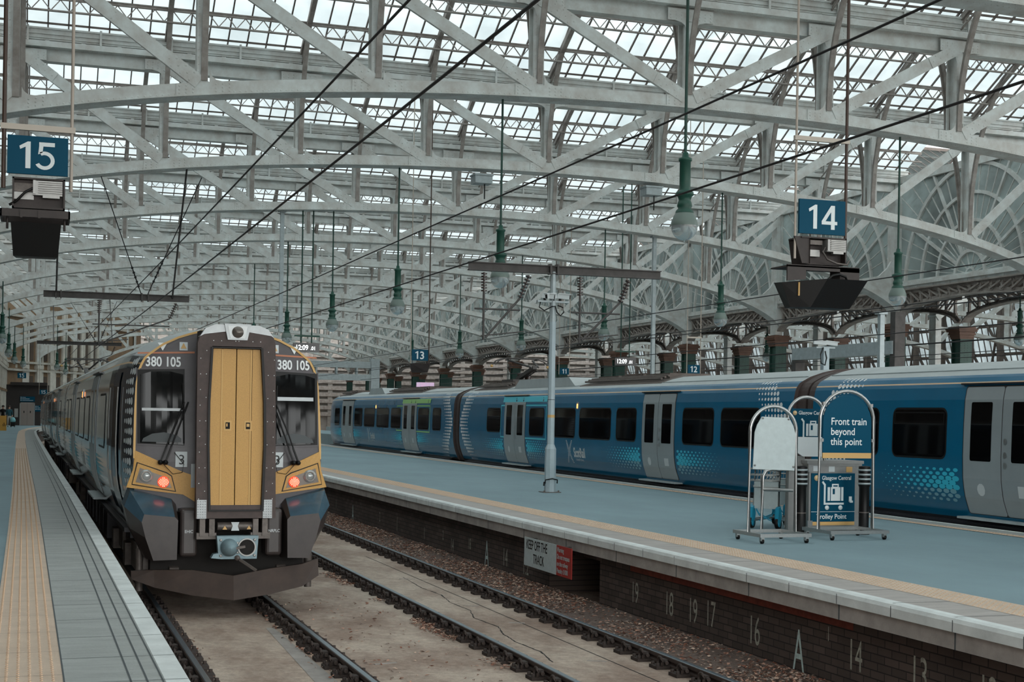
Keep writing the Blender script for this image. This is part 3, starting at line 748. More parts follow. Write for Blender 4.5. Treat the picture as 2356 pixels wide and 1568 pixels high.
for k, y in enumerate(YC[:-1]): dup(g0, (38.4, y, 0), '%s arched lattice girder from the camera in the rear row of the arcade' % ORD[k] if k else 'nearest arched lattice girder in the rear row of the arcade')
def make_fan():
    w = MB(); z0, z1 = 7.52, 12.1; L = BAY
    w.add([(0, .2, z0), (0, L - .2, z0), (0, L - .2, z1), (0, .2, z1)], [(0, 1, 2, 3)])
    r = struct(w.build('window_1', FANGLASS, None, (X0 + .02, 0, 0)))
    mb = MB(); c = (-.02, L / 2, z0)
    for rad, wd in ((.95, .14), (2.15, .12), (3.25, .13), (4.4, .16)): mb.ring(c, rad, 30, (0, 1, 0), (0, 0, 1), wd, .16, a0=0, a1=pi)
    mb.ring(c, .26, 14, (0, 1, 0), (0, 0, 1), .07, .1, a0=0, a1=pi)
    def ray(a, r0, wd, th):
        d = Vector((0, cos(a), sin(a))); R = min((L / 2 - .2) / max(1e-3, abs(cos(a))), (z1 - z0) / max(1e-3, sin(a)))
        mb.bar(Vector(c) + d * r0, Vector(c) + d * R, th, wd, up=(0, -sin(a), cos(a)))
    for i in range(1, 6): ray(pi * i / 6, .95, .11, .17)
    for i in range(24):
        if i % 4: ray(pi * i / 24, .26 if i % 2 == 0 else .95, .028, .05)
    mb.box(-.12, .18, z0, .08, .32, z1); mb.box(-.12, L - .32, z0, .08, L - .18, z1); mb.box(-.12, .2, z0 - .02, .08, L - .2, z0 + .1); mb.box(-.16, .2, z1 - .3, .1, L - .2, z1)
    mb.build('tracery', IRON, r)
    return r
w0 = make_fan(); w0.location.y = YC[0]; wk = list(w0.children)
for k, y in enumerate(YC[1:-1]):
    q = w0.copy(); COL.objects.link(q); q.name = 'window_%d' % (k + 2); q.location.y = y
    for ch in wk: h = ch.copy(); COL.objects.link(h); h.parent = q

# ---------- the neighbouring hall seen through the arcade
mb = MB(); ds = [-HS + .06 + (2 * HS - .12) * i / 48 for i in range(49)]
mb.sweep([(d + HS, 0, zb(d)) for d in ds], [(-.3, 0), (.3, 0), (.3, .3), (-.3, .3)], side=(0, -1, 0)); mb.box(0, -.4, ZT0, 2 * HS, .4, ZT1)
for i in range(-5, 6):
    d = i * PW * .996; mb.box(d + HS - .15, -.25, zb(d) if abs(i) < 5 else 0, d + HS + .15, .25, ZT0)
    if i < 5:
        a, b = (i + 1, i) if i < 0 else (i, i + 1)
        mb.bar((a * PW * .996 + HS, 0, zb(a * PW) + .2), (b * PW * .996 + HS, 0, ZT0 + .1), .45, .3)
t2 = mb.mesh('roof_truss', IRON)
for y in YT[2:]:
    tag(obj('roof_truss', t2, None, (38.7, y + 2.5, 0)), 'white arched roof truss of the neighbouring hall, glimpsed through the arcade', 'roof truss', 'trusses of the neighbouring hall')
    dupbay(38.7 + 2 * HS, y + 2.5, 1.0)
mb = MB(); mb.box(78.6, 20, -1, 79, 190, 5.0)
for i in range(60): mb.box(78.3, 22 + 2.8 * i, -1, 78.6, 22.5 + 2.8 * i, 5)
struct(mb.build('wall_right', STONEG))
mb = MB(); mb.add([(78.7, 20, 5), (78.7, 184, 5), (76.9, 184, 12.4), (76.9, 20, 12.4)], [(0, 1, 2, 3)]); gw_ = struct(mb.build('window_30', DIMGLASS))
mb = MB()
for i in range(205): mb.bar((78.66, 20 + .8 * i, 5), (76.86, 20 + .8 * i, 12.4), .06, .08)
for z in (5.0, 7.4, 9.8, 12.2): mb.box(78.6 - 1.8 * (z - 5) / 7.4 - .15, 20, z, 78.6 - 1.8 * (z - 5) / 7.4, 184, z + .25)
for i in range(41):
    for a, b in ((0, 4), (4, 0)): mb.bar((78.3, 20 + 4 * i + a, 5.1), (76.6, 20 + 4 * i + b, 12.2), .16, .2)
    mb.box(76.2, 19.8 + 4 * i, 0, 76.6, 20.2 + 4 * i, 12.3)
mb.build('glazing_bar', IROND, gw_)
mb = MB(); mb.box(35.12, 32, 7.26, 38.3, 178, 7.36)
for y in YC:
    for k in (0, 5.1): mb.box(35.2, y + k - .12, 7.0, 38.3, y + k + .12, 7.26)
struct(mb.build('ceiling_arcade', IROND))
# ---------- end wall and the curved station building on the left
mb = MB(); mb.box(-10, 184, -1, 80, 184.6, 14)
for i in range(30): mb.box(-6 + 3 * i, 183.7, -1, -5.4 + 3 * i, 184, 12)
for k in range(12): mb.box(-10, 183.6, 1.2 + .85 * k, 80, 184, 1.7 + .85 * k, 1)
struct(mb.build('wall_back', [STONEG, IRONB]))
mb = MB(); yy = [-8 + 4 * i for i in range(45)]
for i in range(len(yy) - 1): mb.add([(wx(yy[i]), yy[i], 0), (wx(yy[i + 1]), yy[i + 1], 0), (wx(yy[i + 1]), yy[i + 1], 12.2), (wx(yy[i]), yy[i], 12.2)], [(0, 1, 2, 3)], 2 if yy[i] < 88 else 1)
# pilasters set along the curve of the facade
pts_ = [(wx(18 + .25 * i), 18 + .25 * i) for i in range(560)]; acc_, nxt = 0.0, 0.0
for (xa_, ya_), (xb_, yb_) in zip(pts_, pts_[1:]):
    L_ = sqrt((xb_ - xa_) ** 2 + (yb_ - ya_) ** 2); acc_ += L_
    if acc_ >= nxt:
        nxt += 3.42 if ya_ < 125 else 1.9; tv = Vector((xb_ - xa_, yb_ - ya_, 0)).normalized(); nv = Vector((tv.y, -tv.x, 0)); c_ = Vector((xa_, ya_, 0))
        def fb(a0, a1, n0, n1, z0, z1, m=0): mb.prism([(a0, n0), (a1, n0), (a1, n1), (a0, n1)], c_ + Vector((0, 0, z0)), tv, nv, (0, 0, z1 - z0), m)
        w = .34; m_ = 2 if ya_ < 80 else 0
        fb(-w, w, -.1, .28, 0, 5.4, m_); fb(-w - .1, w + .1, -.1, .4, 5.4, 5.75, m_); fb(-w - .1, w + .1, -.1, .36, 3.1, 3.3, 1); fb(-w * .8, w * .8, -.1, .2, 5.75, 11.2, m_); fb(w + .15, w + .4, -.1, .12, 0, 11.2, m_)
        if ya_ < 125: fb(.9, 2.6, -.05, .1, .9, 4.7, 2); fb(.9, 2.6, -.05, .1, 6.2, 9.4, 2)
        else: fb(.85, 1.3, -.05, .1, .9, 4.7, 2); fb(.85, 1.3, -.05, .1, 6.2, 9.4, 2)
for z in (5.1, 5.85, 10.2):
    mb.sweep([(wx(y) + .1, y, z) for y in yy], [(-.2, 0), (.25, 0), (.3, .2), (-.2, .2)], side=(1, 0, 0))
struct(mb.build('wall_left', [STONE, STONEB, STONED]))

# ================================================================== trains
PROF = [(.02, 1.16), (.1, 1.205), (.2, 1.25), (.32, 1.295), (.45, 1.34), (.6, 1.37), (.75, 1.39), (1.1, 1.40), (1.6, 1.39), (2.0, 1.37), (2.2, 1.33), (2.26, 1.305), (2.285, 1.292), (2.37, 1.24), (2.42, 1.17), (2.54, 1.0), (2.66, .73), (2.74, .43), (2.78, 0)]
PROF_LOW = PROF[:13] + [(2.36, 1.235), (2.40, 1.17), (2.49, 1.0), (2.58, .73), (2.65, .43), (2.68, 0)]
PROF_HIGH = PROF; PROF = PROF_LOW
hw = lambda z: interp(PROF, z)
zdip = lambda z: .055 * max(0, (z - 1.5) / 1.28)
TAPER = [(0, .885), (.4, .915), (1.0, .95), (2.0, .985), (3.0, 1.0), (99, 1.0)]
rake = lambda z: .12 * max(0, z - 1.0)
def body_mesh(L, cab=None):
    # cab: None, 'front' (y=0) or 'rear' (y=L)
    st = [0, L]
    if cab: st = [0, .2, .4, .7, 1.0, 1.5, 2.0, 2.5, 3.0, L] 
    mb = MB(); half = [(x, z) for z, x in PROF]; loop = half + [(-x, z) for x, z in reversed(half[:-1])]; n = len(loop)
    vs = []
    for y in st:
        k = interp(TAPER, y) if cab else 1.0
        for x, z in loop:
            yy = y + (rake(z) + .10 if (cab and y < 2.2) else 0) * (1 - min(1, y / 2.2))
            if cab == 'rear': yy = L - yy
            vs.append((x * k, yy, z - (zdip(z) * (1 - min(1, y / 1.0)) if cab else 0)))
    fs, ms = [], []
    for i in range(len(st) - 1):
        for j in range(n):
            j2 = (j + 1) % n; zm = (loop[j][1] + loop[j2][1]) / 2
            m = 0 if zm < .08 else 1 if zm < 2.262 else 2 if zm < 2.284 else 1 if zm < 2.40 else 3
            mb.add([vs[i * n + j], vs[i * n + j2], vs[(i + 1) * n + j2], vs[(i + 1) * n + j]], [(0, 1, 2, 3)], m, False)
    for i in (0, len(st) - 1): mb.add(vs[i * n:(i + 1) * n], [tuple(range(n))], 0 if cab and i == 0 else 4)
    return mb
def spt(side, y, z, o): return (side * (hw(z) + o), y, z)
def patch(mb, side, y0, y1, z0, z1, o=.006, r=0.0, m=0, rim=True):
    n = max(2, int((z1 - z0) / .12)); zs = set(z0 + (z1 - z0) * i / n for i in range(n + 1))
    if r > 0:
        for i in range(5): zs.add(z0 + r * (1 - cos(pi / 2 * i / 4))); zs.add(z1 - r * (1 - cos(pi / 2 * i / 4)))
    for z, _ in PROF:
        if z0 < z < z1: zs.add(z)
    zs = sorted(zs); zs = [z for i, z in enumerate(zs) if i == 0 or z - zs[i - 1] > 1e-4]; A, B = [], []
    for z in zs:
        ins = 0
        if r > 0:
            d = max(0, r - min(z - z0, z1 - z)); ins = r - sqrt(max(0, r * r - d * d))
        A.append((y0 + ins, z)); B.append((y1 - ins, z))
    vs = [spt(side, y, z, o) for y, z in A] + [spt(side, y, z, o) for y, z in B]; k = len(zs)
    mb.add(vs, [(i, i + 1, k + i + 1, k + i) for i in range(k - 1)], m, False)
    if rim:
        lp = A + B[::-1]
        mb.add([spt(side, y, z, o) for y, z in lp] + [spt(side, y, z, -.004) for y, z in lp], [(i, (i + 1) % (2 * k), 2 * k + (i + 1) % (2 * k), 2 * k + i) for i in range(2 * k)], m)
    return mb
def frame(mb, side, y0, y1, z0, z1, w, o=.004, m=0):
    for a, b, c, d in ((y0, y1, z1 - w, z1), (y0, y1, z0, z0 + w), (y0, y0 + w, z0, z1), (y1 - w, y1, z0, z1)): patch(mb, side, a, b, c, d, o, 0, m, False)
def dot(mb, side, y, z, ry, rz, o=.004, m=0, n=10, sk=0.0):
    vs = []
    for i in range(n):
        a = 2 * pi * i / n; dz = rz * sin(a); vs.append(spt(side, y + ry * cos(a) + sk * dz, z + dz, o))
    mb.add(vs, [tuple(range(n))], m)
def surf_text(mb, s, side, y, z, size, bold, sx_, m=0, o=.005):
    v, f = textmesh(s, size, bold, sx_, 'LEFT')
    mb.add([spt(side, y + side * a, z + b, o) for a, b in v], f, m)
def dotfield(mb, side, ya, yb, z0, z1, m0=0, m1=1, rows=8):
    # dots swell towards ya and fade towards yb; lower rows turn grey
    L = yb - ya; st = .19 * (1 if L > 0 else -1); n = int(abs(L / st))
    for r in range(rows):
        z = z1 - (z1 - z0) * (r + .5) / rows
        for i in range(n):
            y = ya + st * (i + .5 + .5 * (r % 2)); f = 1 - abs(y - ya) / abs(L)
            edge = 1 - abs((r - rows * .42) / rows) * 1.0
            q = f * 1.25 * edge
            if q < .12: continue
            q = min(1, q); dot(mb, side, y, z, .094 * q, .045 * q, m=m0 if r < rows * .52 else m1)
def chevron(mb, side, ye, s, z0=.15, z1=2.38, top=None):
    # white dots in a bent band whose elbow points at the car end ye; s = direction away from the end
    rows = 21
    for r in range(rows):
        z = z0 + (z1 - z0) * r / (rows - 1); t = abs(z - 1.35) / 1.2; d0 = .12 + .95 * t ** 1.4
        n = 7 if t < .8 else 6
        for i in range(n):
            q = 1 - .62 * i / n if s > 0 else 1 - .55 * i / n
            if z < .35: q *= .55
            dot(mb, side, ye + s * (d0 + .13 * i + (.06 if r % 2 else 0)), z, .055 * q, .046 * q, m=7, sk=.1)
def door(parent, side, y0, y1, z0=.19, z1=2.2):
    ym = (y0 + y1) / 2
    t = patch(MB(), side, y0 - .03, y1 + .03, z0 - .01, z1 + .02, .004, .05).build('door_surround', DOORLINE, parent)
    for a, b, s in ((y0, ym - .012, 0), (ym + .012, y1, 1)):
        d = patch(MB(), side, a, b, z0, z1, .012, .04).build('door_leaf', DOORG, parent)
        w = (b - a); c = (a + b) / 2 + (-.03 if s == 0 else .03)
        patch(MB(), side, c - .26, c + .26, 1.03, 1.96, .015, .03).build('door_window', WINB, d)
        mb = MB(); patch(mb, side, c - .12, c + .12, .5, .68, .016, .02 if s else .0, 0, False) if s == (0 if side < 0 else 1) else dot(mb, side, c, .58, .1, .1, .016)
        mb.build('sticker', PAPER, d)
    mb = MB(); yb = ym + .1 * (1 if side > 0 else -1)
    for z in (1.35, 1.14, .98): dot(mb, side, yb, z, .04, .05, .02)
    mb.build('door_button', STEEL, parent)
    MB().box(min(side * 1.0, side * 1.42), y0 - .12, .1, max(side * 1.0, side * 1.42), y1 + .12, .135).build('step_plate', GALV, parent)
    MB().box(min(side * 1.2, side * 1.36), y0 - .15, 2.24, max(side * 1.2, side * 1.36), y1 + .15, 2.265).build('rain_strip', SKIRT, parent)
def window(parent, side, y0, y1, z0=1.04, z1=1.86, vent=False):
    w = patch(MB(), side, y0 - .015, y1 + .015, z0 - .015, z1 + .015, .004, .14).build('window_frame', BLACK, parent)
    patch(MB(), side, y0 + .02, y1 - .02, z0 + .02, z1 - .02, .009, .11).build('window_pane', WINB, w)
    if vent:
        mb = MB(); frame(mb, side, y0 + .05, y1 - .05, z1 - .27, z1 - .06, .02, .012); mb.build('vent_light', BLACK, w)
def underframe(parent, L, y0=0.8):
    mb = MB(); mb.box(-1.2, y0, -.1, 1.2, L - .3, .05); mb.box(-1.28, y0, -.02, 1.28, L - .3, .04)
    for y in [y0 + 6.0 + 1.25 * i for i in range(int((L - 14) / 1.25))]: mb.box(-1.15, y, -.62, 1.15, y + random.uniform(.6, 1.1), -.1)
    mb.build('underframe', SKIRT, parent)
    for yb in (y0 + 3.0, L - 4.0):
        b = MB(); 
        for s in (-1, 1):
            b.box(s * 1.0 - .07, yb - 1.7, -.42, s * 1.0 + .07, yb + 1.7, -.22); b.box(s * 1.02 - .1, yb - .4, -.5, s * 1.02 + .1, yb + .4, -.08)
            for d in (-1.3, 1.3): b.box(s * 1.04 - .12, yb + d - .2, -.62, s * 1.04 + .12, yb + d + .2, -.3); b.lathe((s * 1.0, yb + d * .6, -.3), [(.1, 0), (.1, .24)], 8)
        b.box(-1.0, yb - .25, -.4, 1.0, yb + .25, -.15)
        bo = b.build('bogie', GREASE, parent)
        for d in (-1.3, 1.3):
            for s in (-1, 1): MB().lathe((s * .76, yb + d, RT + .42), [(.2, -.07), (.42, -.07), (.42, .07), (.2, .07)], 20, axis='x').build('wheel', GREASE, bo)
def side_lamp(parent, side, y, z=1.93):
    h = patch(MB(), side, y - .06, y + .06, z - .1, z + .1, .02, .02).build('side_lamp', SILVER, parent)
    patch(MB(), side, y - .035, y + .035, z - .07, z + .05, .025, .0, 0, False).build('lamp_glow', ORL, h)
def gangway_end(parent, y, s):
    mb = MB(); half = [(x - .08, z) for z, x in PROF[:-2]] + [(.3, PROF[-2][0] - .04), (0, PROF[-1][0] - .06)]; lp = half + [(-x, z) for x, z in reversed(half[:-1])]
    d = .34
    mb.prism([(x, z) for x, z in lp], (0, y, 0), (1, 0, 0), (0, 0, 1), (0, s * d, 0)); mb.build('gangway_bellows', GANGB, parent)
def roofpod(mb, y0, y1, w=.92, z0=2.5, z1=2.93, sl=.55):
    p = [(y0, z0), (y0 + sl, z1), (y1 - sl, z1), (y1, z0)]
    mb.prism(p, (-w, 0, 0), (0, 1, 0), (0, 0, 1), (2 * w, 0, 0))
BODYM = [SKIRT, BLUE, CREAM, ROOF, GANGB, DOTC, DOTT, DOTW]
def paintwork(mb, side, doors, L, ends):
    for a, b in doors:
        if a > 2.4: dotfield(mb, side, a - .12, a - 2.6, .34, .9, 5, 6)
        if b < L - 2.4: dotfield(mb, side, b + .12, b + 2.6, .34, .9, 5, 6)
    for ye, s in ends: chevron(mb, side, ye, s)
def livery(parent, side, doors, L, logo_y, ends, name=True, hole=()):
    if logo_y is not None:
        lg = MB(); sg = side
        for i in range(17):
            t = (i - 8) / 8; z = .66 + .30 * t; w = .075 * (1 - .45 * abs(t))
            for s in (-1, 1):
                yc = logo_y + s * (.20 * t if abs(t) > .12 else .03); patch(lg, side, yc - w, yc + w, z - .009, z + .008, .004, 0, 0, False)
        lg.build('saltire_symbol', PAPER, parent); lg = MB()
        surf_text(lg, 'ScotRail', side, logo_y + sg * .34, .52, .36, .012, .72); lg.build('operator_lettering', PAPER, parent); lg = MB()
        surf_text(lg, "Scotland's Railway", side, logo_y + sg * .44, .42, .1, 0, .8); lg.build('strapline_lettering', PAPER, parent)

# ---------- right-hand train on the far side of platform 14
RXC = 15.48
def rcar(y0, y1, label, doors, wins, lamp, logo, ends, band=None, cab=None):
    L = y1 - y0
    t = thing('train_car', label, 'train car', (RXC, y0, 0), group='cars of the train beyond platform 14')
    bm_ = body_mesh(L, cab); paintwork(bm_, -1, [(a - y0, b - y0) for a, b in doors], L, ends); bm_.build('body', BODYM, t)
    for a, b in doors: door(t, -1, a - y0, b - y0)
    for w in wins: window(t, -1, w[0] - y0, w[1] - y0, *(w[2:4] if len(w) > 3 else (1.04, 1.86)), vent=len(w) > 4)
    for y in lamp: side_lamp(t, -1, y - y0)
    livery(t, -1, [(a - y0, b - y0) for a, b in doors], L, logo - y0 if logo else None, ends)
    underframe(t, L)
    mb = MB(); mb.sweep([(-1.0, .05, 2.492), (-1.0, L - .05, 2.492)], [(-.012, -.006), (.012, -.006), (.012, .01), (-.012, .01)]); mb.build('roof_seam', GALV, t)
    if band:
        m, fy0, fy1, by0, by1 = band; mb = MB()
        frame(mb, -1, fy0 - y0, fy1 - y0, .93, 1.97, .045, .003); patch(mb, -1, by0 - y0, by1 - y0, 2.05, 2.22, .014, 0, 0, False); mb.build('colour_band', m, t)
        mk = MB()
        for yy in ((by0 + .35), (by0 + by1) / 2 + .1, (by0 + by1) / 2 + .75):
            dot(mk, -1, yy - y0, 2.165, .022, .022, .016); dot(mk, -1, yy - y0 - .02, 2.095, .05, .035, .016)
        mk.build('accessibility_symbol', NAVY, t)
    return t
ra = rcar(1.2, 24.02, 'nearest car of the blue train, filling the right edge behind the sign stands', [(17.42, 19.3), (5.5, 7.4)], [(19.78, 21.3, 1.04, 1.86, 1), (21.75, 23.0), (14.6, 16.4), (12.4, 14.1)], [], None, [(22.82, -1)])
gangway_end(ra, 22.82, 1)
rb = rcar(24.78, 47.95, 'middle car of the blue train, with the cyan door band and a roof well', [(30.22, 32.05), (40.9, 42.9)], [(26.1, 27.84), (28.2, 29.77), (32.45, 33.71), (34.09, 36.33), (36.66, 38.4), (39.2, 40.5), (43.3, 44.75, 1.1, 1.86, 1)], [36.5], 37.1, [(0, 1), (23.17, -1)], (CYAN, 39.0, 43.3, 39.0, 43.1))
gangway_end(rb, 0, -1); gangway_end(rb, 23.17, 1)
rc = rcar(48.75, 72.0, 'far cab car of the blue train, with the lime green door band', [(53.95, 56.2), (65.7, 68.3)], [(50.4, 51.55), (52.1, 53.7), (56.5, 58.15), (58.55, 60.8), (61.2, 63.3), (63.7, 65.4), (68.8, 70.0)], [60.95], 62.4, [(0, 1)], (LIME, 51.95, 57.2, 51.95, 56.3), 'rear')
gangway_end(rc, 0, -1)
def roofgear(t, pods, wells):
    for p in pods: mb = MB(); roofpod(mb, *p); mb.build('roof_pod', ROOF, t)
    for a, b in wells:
        mb = MB()
        mb.prism([(-1.06, 2.42), (-1.02, 2.5), (-.3, 2.70), (.3, 2.70), (1.0, 2.5), (1.0, 2.4)], (0, a, 0), (1, 0, 0), (0, 0, 1), (0, b - a, 0))
        for i in range(3): mb.box(-.62, a + .4 + (b - a - .6) * i / 3, 2.58, .5, a + .2 + (b - a - .6) * (i + 1) / 3, 2.75)
        for i in range(3): mb.tube([(-.93 + .1 * i, a + .2, 2.60 + .04 * i), (-.93 + .1 * i, b - .2, 2.60 + .04 * i)], .03, 6)
        mb.build('roof_well', IROND, t)
roofgear(rb, [(12.9, 18.4, 1.0, 2.48, 2.76)], [(7.0, 12.5), (19.0, 22.6)])
roofgear(rc, [(12.2, 15.5, 1.0, 2.48, 2.76)], [(5.7, 11.8), (19.2, 21.8)])
mb = MB()
for y in (20.5, 21.3): mb.lathe((.2, y, 2.7), [(.14, 0), (.14, .06), (.09, .08), (.13, .14), (.09, .18), (.13, .24), (.09, .28), (.13, .34), (.05, .4)], 10)
mb.build('insulator', BROWNI, rb)
mb = MB()
for y in (.5, 1.9): mb.tube([(-.2, y, 2.77), (-.2, y + 1.2, 2.77)], .06, 8)
mb.box(-.45, .35, 2.64, .3, 3.3, 2.74); mb.build('roof_tube', GALV, ra)
def pantograph(parent, y, zt, s=1):
    mb = MB(); mb.box(-.5, y - .6, 2.76, .5, y + .6, 2.84)
    ky, kz = y + s * 1.35, 2.86 + (zt - 2.86) * .52
    mb.bar((0, y - s * .4, 2.86), (0, ky, kz), .14, .12); mb.tube([(-.12, ky, kz), (-.42, y - s * .1, zt - .06)], .035, 6); mb.tube([(.12, ky, kz), (.42, y - s * .1, zt - .06)], .035, 6)
    mb.tube([(.2, y - s * .2, 2.9), (.05, ky + s * .06, kz - .1)], .02, 6)
    for d in (-.18, .18):
        mb.tube([(-1.0, y + d, zt - .22), (-.85, y + d, zt - .08), (-.6, y + d, zt), (.6, y + d, zt), (.85, y + d, zt - .08), (1.0, y + d, zt - .22)], .022, 6)
    mb.bar((-.5, y - .2, zt - .05), (-.5, y + .2, zt - .05), .05, .04); mb.bar((.5, y - .2, zt - .05), (.5, y + .2, zt - .05), .05, .04)
    p = mb.build('pantograph', OHL, parent)
    MB().lathe((-1.0, y + .18, zt - .26), [(.0, -.05), (.05, -.03), (.05, .03), (0, .05)], 8).build('horn_tip', LABELY, p)
    MB().lathe((1.0, y + .18, zt - .26), [(.0, -.05), (.05, -.03), (.05, .03), (0, .05)], 8).build('horn_tip', LABELY, p)
pantograph(rb, 20.6, 3.55, -1)

# ---------- left-hand train at platform 15
PROF = PROF_HIGH
CL = [(19.0, 2.43), (42.6, 2.14), (66.4, 1.85), (90.0, 1.60), (113.6, 1.95)]
def lcar(i, label, cab=None):
    (ya, xa), (yb, xb) = CL[i], CL[i + 1]; yb -= .7; L = yb - ya
    t = thing('train_car', label, 'train car', (xa, ya, 0), -atan2(xb - xa, yb - ya), group='cars of the train at platform 15')
    bm_ = body_mesh(L, cab)
    if i < 2:
        for s in (-1, 1): paintwork(bm_, s, [(6.2, 8.1), (15.6, 17.5)], L, [(L, -1)] + ([(0, 1)] if not cab else []))
    bm_.build('body', [SKIRT, NAVYG] + BODYM[2:], t)
    for s in (-1, 1):
        ds = [(6.2, 8.1), (15.6, 17.5)]
        for a, b in ds: door(t, s, a, b)
        for a, b in ((3.6, 5.2), (8.7, 10.3), (10.7, 12.9), (13.3, 15.0), (18.1, 19.8), (20.3, 21.8)): window(t, s, a, b)
        if i < 2: livery(t, s, ds, L, 11.8, [(L, -1)] + ([(0, 1)] if not cab else []))
    underframe(t, L); gangway_end(t, L, 1)
    if not cab: gangway_end(t, 0, -1)
    return t
l1 = lcar(0, 'front cab car of the train at platform 15, with yellow gangway doors facing the camera', 'front')
l2 = lcar(1, 'second car of the train at platform 15, behind the front cab car')
l3 = lcar(2, 'third car of the train at platform 15'); l4 = lcar(3, 'rearmost car of the train at platform 15, by the lift')
pantograph(l2, 17.5, 3.62, 1)
for t, ys_ in ((l1, (11.6,)), (l2, (11.6,)), (l3, (11.6,))):
    for y in ys_: side_lamp(t, -1, y)
# cab door and its handrails on the platform side
def cabside(t, s):
    K = lambda y: interp(TAPER, y)
    def P(y, z, o): return (s * (hw(z) * K(y) + o), y + (rake(z) + .1) * (1 - min(1, y / 2.2)), z)
    mb = MB()
    for y0, y1, z0, z1, o in ((1.35, 2.15, .1, 2.15, .012),):
        n = 14
        for j in range(n):
            za, zb_ = z0 + (z1 - z0) * j / n, z0 + (z1 - z0) * (j + 1) / n
            mb.add([P(y0, za, o), P(y1, za, o), P(y1, zb_, o), P(y0, zb_, o)], [(0, 1, 2, 3)])
    d = mb.build('cab_door', NAVY, t)
    mb = MB()
    for j in range(6):
        za, zb_ = 1.1 + .85 * j / 6, 1.1 + .85 * (j + 1) / 6; mb.add([P(1.5, za, .016), P(2.0, za, .016), P(2.0, zb_, .016), P(1.5, zb_, .016)], [(0, 1, 2, 3)])
    mb.build('door_window', WINB, d)
    for y in (1.22, 2.28): MB().tube([P(y, .5 + .18 * i, .04) for i in range(9)], .012, 6).build('handrail', STEELP, t)
    mb = MB()
    for r in range(14):
        z = .55 + 1.72 * r / 13; tt = abs(z - 1.42) / .95; n = 4 if tt < .75 else (3 if tt < .95 else 2)
        for i in range(n):
            q = 1 - .13 * i; y = .12 + .16 * i + (.05 if r % 2 else 0) + (.28 * max(0, (1.1 - z)) if z < 1.1 else 0); vs = []
            for k in range(12):
                a = 2 * pi * k / 12; vs.append(P(max(.01, y + .085 * q * cos(a)), z + .052 * q * sin(a), .004))
            mb.add(vs, [tuple(range(12))])
    mb.build('white_dot_pattern', DOTW, t)
cabside(l1, -1); cabside(l1, 1)
# ---- cab front
FY = lambda x, z: rake(z) + .10 * (x / 1.24) ** 2
def fo(z): return hw(z) * .885
mb = MB(); zs = [.35 + (2.78 - .35) * i / 40 for i in range(41)]
nn = 16
for i in range(40):
    for j in range(nn):
        q = []
        for zz, uu in ((zs[i], j), (zs[i], j + 1), (zs[i + 1], j + 1), (zs[i + 1], j)):
            x = fo(zz) * (2 * uu / nn - 1); q.append((x, FY(x, zz) - .005, zz - zdip(zz)))
        mb.add(q, [(0, 1, 2, 3)])
cf = mb.build('cab_front', CABG, l1)
def fpatch(mb, poly, o, n=8, m=0, th=0.0):
    # vertical-convex outline laid on the cab front, o metres proud of it
    xs = sorted(set([p[0] for p in poly])); x0, x1 = xs[0], xs[-1]
    xs = sorted(set(xs + [x0 + (x1 - x0) * i / n for i in range(n + 1)])); rows = []
    for x in xs:
        zz = []
        for (a, b), (c, d) in zip(poly, poly[1:] + poly[:1]):
            if min(a, c) - 1e-9 <= x <= max(a, c) + 1e-9:
                if abs(c - a) < 1e-9: zz += [b, d]
                else: zz.append(b + (d - b) * (x - a) / (c - a))
        rows.append((x, min(zz), max(zz)))
    for (x, a, b), (x2, c, d) in zip(rows, rows[1:]):
        k = 4; A = [(x, a + (b - a) * i / k) for i in range(k + 1)]; B = [(x2, c + (d - c) * i / k) for i in range(k + 1)]
        vs = [(p, FY(p, z) - o, z) for p, z in A] + [(p, FY(p, z) - o, z) for p, z in B]
        mb.add(vs, [(i, i + 1, k + 2 + i, k + 1 + i) for i in range(k)], m)
    if th:
        n_ = len(poly); mb.add([(x, FY(x, z) - o, z) for x, z in poly] + [(x, FY(x, z) - o + th, z) for x, z in poly], [(i, (i + 1) % n_, n_ + (i + 1) % n_, n_ + i) for i in range(n_)], m)
    return mb
def ftext(mb, s, x, z, size, bold, sx_, align='LEFT', o=.012, m=0):
    v, f = textmesh(s, size, bold, sx_, align); mb.add([(x + a, FY(x + a, z + b) - o, z + b) for a, b in v], f, m)
